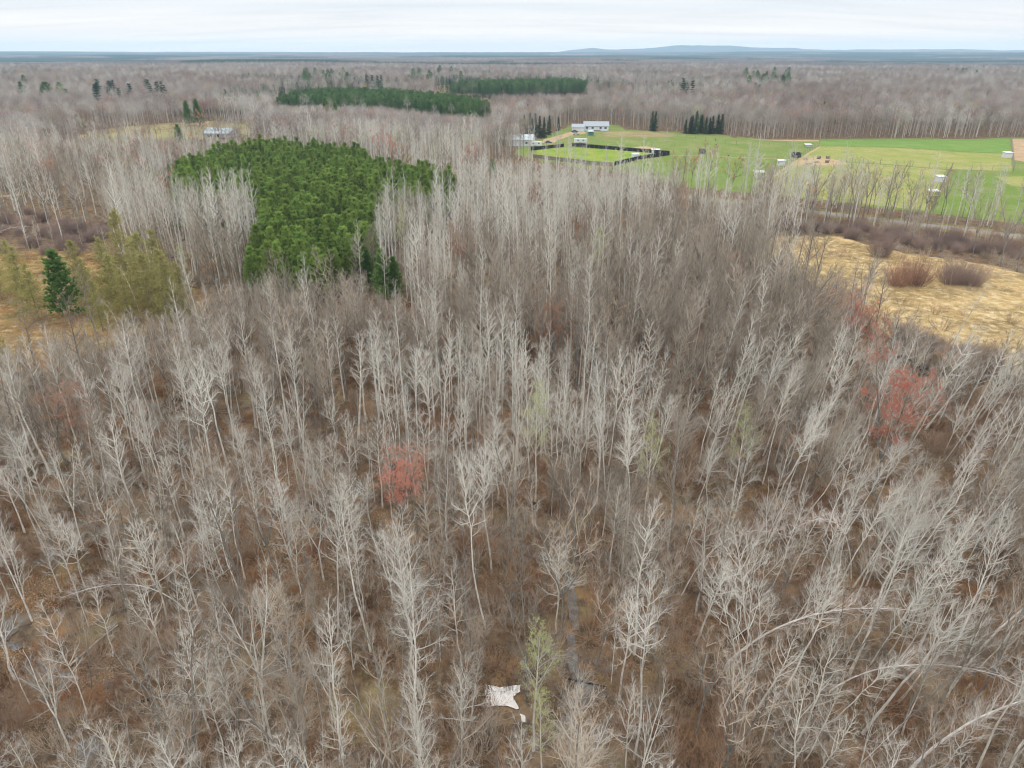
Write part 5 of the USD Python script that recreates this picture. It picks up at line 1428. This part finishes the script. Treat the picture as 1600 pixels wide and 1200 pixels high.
for isp, kn, nm, mass, words_ in ((True, 'aspen', 'aspen', 'aspen_wood', 'pale bare aspen'), (False, 'brown_tree', 'brown_tree', 'brown_wood', 'grey-brown bare tree')):
    sel = np.where(is_pale == isp)[0]
    ks = KINDS[kn]
    pick = RNG.integers(0, len(ks), len(x))
    if isp:
        pick = np.where(pick >= 12, pick, np.where(size > 0.82, pick % 6, 6 + pick % 6))
    vis = sel[seen[sel]]
    big = vis[np.argsort(np.hypot(y[vis], x[vis]))][:286]
    for i in big:
        forked = 'forked ' if isp and pick[i] >= 12 else ''
        build = 'tall ' if size[i] > 0.86 else ('small ' if size[i] < 0.55 else '')
        lean_ = 'leaning ' if an[i] > 0.14 else ''
        lab = f'{build}{lean_}{forked}{words_} near {MARKS[near[i]][1]}'
        copy_of(ks[pick[i]], nm, lab, 'tree', (x[i], y[i], z[i]), rot[i], np.array([slim[i], slim[i], 1.0]) * size[i], lab.replace(' tree', ' trees').replace(' aspen near', ' aspens near') if True else None, (az[i], an[i]))
    rest = np.setdiff1d(sel, big)
    far_k = KINDS['mid_pale'] if isp else KINDS['mid_brown']
    pick2 = np.where(y > 84, len(ks) + pick % len(far_k), pick)
    scatter(mass, ks + far_k, np.stack([x[rest], y[rest], z[rest]], -1), rot[rest], np.stack([size[rest] * slim[rest], size[rest] * slim[rest], size[rest]], -1), f'farther {words_}s of the wood, too many to count', pick2[rest], (az[rest], an[rest]))
    print(mass, len(big), len(rest))

# trees along the road
n = 0
for k_ in range(170):
    t_ = RNG.uniform(0, 1); near_side = RNG.uniform() < 0.8
    i = 0
    c = ROAD[0] + (ROAD[4] - ROAD[0]) * t_
    off = -RNG.uniform(4.5, 26) ** 1.0 if near_side else RNG.uniform(4.5, 9)
    d_ = unit(ROAD[4] - ROAD[0]); nr = np.array([d_[1], -d_[0]])
    nr = nr if nr[1] > 0 else -nr
    q = c + nr * off
    if inside(MEADOW, q[:1], q[1:])[0]:
        continue
    pl = RNG.uniform() < 0.3
    ks = KINDS['mid_pale'] if pl else KINDS['mid_brown']
    copy_of(ks[RNG.integers(len(ks))], 'roadside_tree', ('pale slender bare tree in the thin row along the gravel road' if pl else 'thin brown bare tree in the row along the gravel road'), 'tree', (q[0], q[1], float(land(q[0], q[1])) - 0.05), RNG.uniform(0, 360),
            np.array([0.42, 0.42, 1.0]) * RNG.uniform(0.45, 0.76), 'pale trees along the gravel road' if pl else 'brown trees along the gravel road', (RNG.normal(0.2, 0.5), abs(RNG.normal(0.0, 0.035))))

# brush under the trees
p = grid(15, 214, 1.62, 12)
p = p[clear_of(p, 4.0, 0.9)]
x, y = p[:, 0], p[:, 1]
k_ = RNG.uniform(0, 1, len(x)) < np.where(inside(MEADOW, x, y) | inside(BOG, x, y), 0.04, np.clip(2.2 * fnoise(x, y, 11, 3, 51) - 0.45, 0.06, 0.95) * (1 - 0.62 * smooth(95, 140, y)) * (1 + 0.45 * (1 - smooth(45, 75, y))))
p = p[k_]; x, y = p[:, 0], p[:, 1]
scatter('undergrowth', KINDS['undergrowth'], np.stack([x, y, land(x, y) - 0.05], -1), RNG.uniform(0, 360, len(x)), np.clip(RNG.gamma(4.0, 0.2, len(x)), 0.3, 1.6), 'brown leafless brush and saplings under the trees')
print('undergrowth', len(x))
p = grid(15, 150, 4.4, 8, jit=0.12); p = p[clear_of(p, 6, 0.6, True)]; x, y = p[:, 0], p[:, 1]
k_ = ~inside(MEADOW, x, y) & ~inside(BOG, x, y) & (RNG.uniform(0, 1, len(x)) < 0.9); p = p[k_]; x, y = p[:, 0], p[:, 1]
scatter('forest_litter', KINDS['litter'], np.stack([x, y, land(x, y)], -1), RNG.uniform(0, 360, len(x)), np.ones(len(x)), 'brown leaf litter and dead stems on the forest floor')
print('litter', len(x))
q_ = []
for k_ in range(520):
    t_ = RNG.uniform(0, 1); c = ROAD[0] + (ROAD[4] - ROAD[0]) * t_; d_ = unit(ROAD[4] - ROAD[0]); nr = np.array([d_[1], -d_[0]]); nr = nr if nr[1] > 0 else -nr
    q_.append(c + nr * (-RNG.uniform(3.8, 24) if RNG.uniform() < 0.85 else RNG.uniform(4.0, 7.5)))
q_ = np.array(q_); q_ = q_[~inside(MEADOW, q_[:, 0], q_[:, 1])]
scatter('roadside_brush', KINDS['undergrowth'], np.column_stack([q_, land(q_[:, 0], q_[:, 1])]), RNG.uniform(0, 360, len(q_)), RNG.uniform(0.5, 1.25, len(q_)), 'brown brush along the gravel road')
# thin saplings between the trees
p = grid(18, 115, 3.7, 12); p = p[clear_of(p)]
x, y = p[:, 0], p[:, 1]; k_ = ~(inside(MEADOW, x, y) | inside(BOG, x, y)) & (RNG.uniform(0, 1, len(x)) < 0.6); p = p[k_]; x, y = p[:, 0], p[:, 1]
ks = KINDS['mid_pale'] + KINDS['mid_brown']
sc_ = np.maximum(capped(x, y, RNG.uniform(0.35, 0.55, len(x))), 0.12)
scatter('saplings', ks, np.stack([x, y, land(x, y) - 0.05], -1), RNG.uniform(0, 360, len(x)), np.stack([sc_ * 0.62, sc_ * 0.62, sc_], -1), 'thin bare saplings filling the gaps of the wood', RNG.integers(0, len(ks), len(x)), (RNG.uniform(0, 6.28, len(x)), np.abs(RNG.normal(0, 0.1, len(x)))))
# grasses
p = grid(95, 210, 3.4, 10, 0.8, 0.15); x, y = p[:, 0], p[:, 1]; p = p[inside(MEADOW, x, y)]; x, y = p[:, 0], p[:, 1]
scatter('marsh_grass', KINDS['grass'], np.stack([x, y, np.full(len(x), 0.28)], -1), RNG.uniform(0, 360, len(x)), np.stack([np.ones(len(x))] * 2 + [0.55 + 0.5 * fnoise(x, y, 14, 2, 61)], -1), 'tan dead sedge covering the marsh')
p = grid(98, 196, 3.4, 10, 0.8, 0.15); x, y = p[:, 0], p[:, 1]; p = p[inside(BOG, x, y)]; x, y = p[:, 0], p[:, 1]
ks = KINDS['rust_grass'] + KINDS['grass']
scatter('bog_grass', ks, np.stack([x, y, np.full(len(x), 0.28)], -1), RNG.uniform(0, 360, len(x)), np.ones(len(x)), 'orange-tan dead grass on the tamarack bog', np.where(RNG.uniform(0, 1, len(x)) < 0.75, RNG.integers(0, 5, len(x)), RNG.integers(5, 10, len(x))))
p = grid(15, 120, 1.2, 8); p = p[clear_of(p, 4, -1.0)]; x, y = p[:, 0], p[:, 1]
qx, qy = pixel_of(x, y)
k_ = (RNG.uniform(0, 1, len(x)) < np.clip(3.5 * (fnoise(x, y, 7, 3, 71) - 0.5) + 0.35 * (qx < 330) * (qy > 800), 0, 0.85)) & ~inside(MEADOW, x, y) & ~inside(BOG, x, y); p = p[k_]; x, y = p[:, 0], p[:, 1]
scatter('forest_grass', KINDS['tussock'], np.stack([x, y, land(x, y) - 0.02], -1), RNG.uniform(0, 360, len(x)), RNG.uniform(0.5, 1.3, len(x)), 'tufts of rust and yellow dead grass on the wet forest floor')
print('forest grass', len(x))

# the pine plantation
p = grid(130, 400, 2.25, 10, 0.7, 0.36)
x, y = p[:, 0], p[:, 1]; p = p[inside(PLANT, x, y)]; x, y = p[:, 0], p[:, 1]
z = land(x, y) - 0.1
size = np.clip(RNG.normal(1.0, 0.15, len(x)), 0.62, 1.4); size = size * (0.85 + 0.3 * fnoise(x, y, 30, 2, 81))
o = np.argsort(np.hypot(x, y)); big, rest = o[:296], o[296:]
edge = along(np.vstack([PLANT, PLANT[:1]]), x, y)
pick = RNG.integers(0, 6, len(x)); rot = RNG.uniform(0, 360, len(x))
for i in big:
    e = edge[i] < 3.5
    copy_of(KINDS['plantation_pine'][pick[i]], 'plantation_pine', 'green plantation pine on the outer rim of the near end, branched to the ground' if e else 'green plantation pine inside the near end of the dense block', 'tree', (x[i], y[i], z[i]), rot[i], size[i],
            'pines on the rim of the plantation near end' if e else 'pines inside the plantation near end')
scatter('pine_plantation', KINDS['plantation_pine'], np.stack([x[rest], y[rest], z[rest]], -1), rot[rest], size[rest], 'rest of the dense green pine plantation', pick[rest])
print('pines', len(x))

# woods beyond
def woods(d0, d1, step, tag_, kinds_, margin, labels):
    p = grid(d0, d1, step, margin, 0.73)
    k = clear_of(p, 4.0) & ~inside(PLANT2, p[:, 0], p[:, 1]) & ~inside(PLANT3, p[:, 0], p[:, 1])
    p = p[k]; x, y = p[:, 0], p[:, 1]
    r = RNG.uniform(0, 1, len(x)); pal = fnoise(x, y, 70, 3, 91) + 0.22 * (1 - smooth(220, 480, y)) - 0.10 * smooth(450, 700, y)
    con = fnoise(x, y, 240, 3, 95)
    group = np.where(r < np.clip(1.2 * pal - 0.12, 0.15, 0.85), 0, 1)
    rr = RNG.uniform(0, 1, len(x))
    for lim, g in kinds_.get('extra', ()):
        group = np.where(rr < lim, g, group); rr = np.where(rr < lim, 2.0, rr)
    cm = (con > 0.655 - 0.11 * smooth(1000, 2200, y)) & (RNG.uniform(0, 1, len(x)) < 0.5) & (y > 560)
    group = np.where(cm | ((RNG.uniform(0, 1, len(x)) < 0.0018) & (y > 430)), 9, group)
    z = land(x, y) - 0.1
    ht = 1 + 0.30 * (fnoise(x, y, 60, 2, 99) - 0.5)
    for g, (name, kk, lab) in labels.items():
        s_ = group == g
        if s_.sum():
            sc_ = np.maximum(capped(x[s_], y[s_], (0.72 if g == 9 else 1.0) * ht[s_] * np.clip(RNG.normal(1, 0.14, s_.sum()), 0.6, 1.35)), 0.2)
            scatter(name, sum((KINDS[q] for q in kk), []), np.stack([x[s_], y[s_], z[s_]], -1), RNG.uniform(0, 360, s_.sum()), sc_, lab)
    print(tag_, len(x))


ACC = {'extra': [(0.018, 2), (0.045, 3), (0.06, 4)]}
woods(215, 370, 4.5, 'mid', ACC, 30, {
    0: ('pale_wood', ['mid_pale'], 'pale leafless wood short of the fields'), 1: ('grey_wood', ['mid_brown'], 'grey-brown leafless wood short of the fields'), 2: ('red_tinged_trees', ['mid_red'], 'red blossoming maples scattered in the wood short of the fields'),
    3: ('rusty_trees', ['mid_rust'], 'rust-tinted trees scattered in the wood short of the fields'), 4: ('greenish_trees', ['mid_green'], 'yellow-green budding trees scattered in the wood short of the fields'), 9: ('dark_conifers', ['spruce', 'white_pine'], 'single dark conifers scattered in the wood')})
woods(370, 700, 4.6, 'beyond', ACC, 30, {
    0: ('pale_wood', ['far_pale'], 'pale leafless wood around and behind the fields'), 1: ('grey_wood', ['far_brown'], 'grey-brown leafless wood around and behind the fields'), 2: ('red_tinged_trees', ['mid_red'], 'red blossoming maples scattered behind the fields'),
    3: ('rusty_trees', ['mid_rust'], 'rust-tinted trees scattered behind the fields'), 4: ('greenish_trees', ['mid_green'], 'yellow-green budding trees scattered behind the fields'), 9: ('dark_conifers', ['spruce', 'white_pine'], 'dark conifers scattered behind the fields')})
woods(700, 2300, 7.4, 'far', {'extra': [(0.008, 2), (0.022, 3), (0.032, 4)]}, 40, {
    0: ('distant_pale_wood', ['far_pale'], 'pale leafless woods farther off'), 1: ('distant_brown_wood', ['far_brown'], 'brown leafless woods farther off'), 2: ('distant_red_trees', ['mid_red'], 'reddish trees in the woods farther off'),
    3: ('distant_rusty_trees', ['mid_rust'], 'rusty trees in the woods farther off'), 4: ('distant_yellow_trees', ['mid_green', 'mid_gold'], 'yellowish trees in the woods farther off'), 9: ('distant_conifers', ['far_spruce', 'far_pine'], 'dark conifers in the woods farther off')})
for poly, nm, lab in ((PLANT2, 'second_plantation', 'second green pine plantation beyond the first'), (PLANT3, 'third_plantation', 'thin green strip of plantation farthest off')):
    p = grid(550, 1700, 2.9, 0, 0.7, 0.3); x, y = p[:, 0], p[:, 1]; p = p[inside(poly, x, y)]; x, y = p[:, 0], p[:, 1]
    scatter(nm, KINDS['far_plantation'], np.stack([x, y, land(x, y)], -1), RNG.uniform(0, 360, len(x)), np.clip(RNG.normal(1.25, 0.14, len(x)), 0.8, 1.6), lab)
    print(nm, len(x))
for name, kk, d0, d1, step, s_ in (('far_forest', None, 2300, 6500, 86.0, 1.0), ('farthest_forest', None, 6500, 15000, 258.0, 3.0)):
    p = grid(d0, d1, step, 80, 0.75, 0.1); x, y = p[:, 0], p[:, 1]
    c = fnoise(x / 2.2, y, 420, 3, 111) + 0.03 * (x < 0) + 0.05 * smooth(2300, 6000, y)
    pal = fnoise(x, y, 700, 2, 115)
    kindx = np.where(c > 0.562, 6, np.where(pal > 0.50, 3, 0)) + RNG.integers(0, 3, len(x))
    ks = KINDS['wood_brown'] + KINDS['wood_pale'] + KINDS['wood_dark']
    scatter(name, ks, np.stack([x, y, land(x, y)], -1), RNG.integers(0, 4, len(x)) * 90.0, np.stack([np.full(len(x), s_), np.full(len(x), s_), RNG.uniform(0.9, 1.1, len(x))], -1), 'forest that runs to the horizon' if s_ == 1 else 'blue-grey forest at the horizon', kindx)
    print(name, len(x))

# ---------------------------------------------------------------- the air
usdkit.material(stage, LOOK + 'haze', {'v': ('principled_volume', {'color': (0.55, 0.78, 1.0), 'density': 8e-5, 'anisotropy': 0.0})}, [], volume='v.volume')
tag(obj('haze', MB().box(-16500, 16500, -3000, 16500, -60, 225), LOOK + 'haze'), kind='stuff')
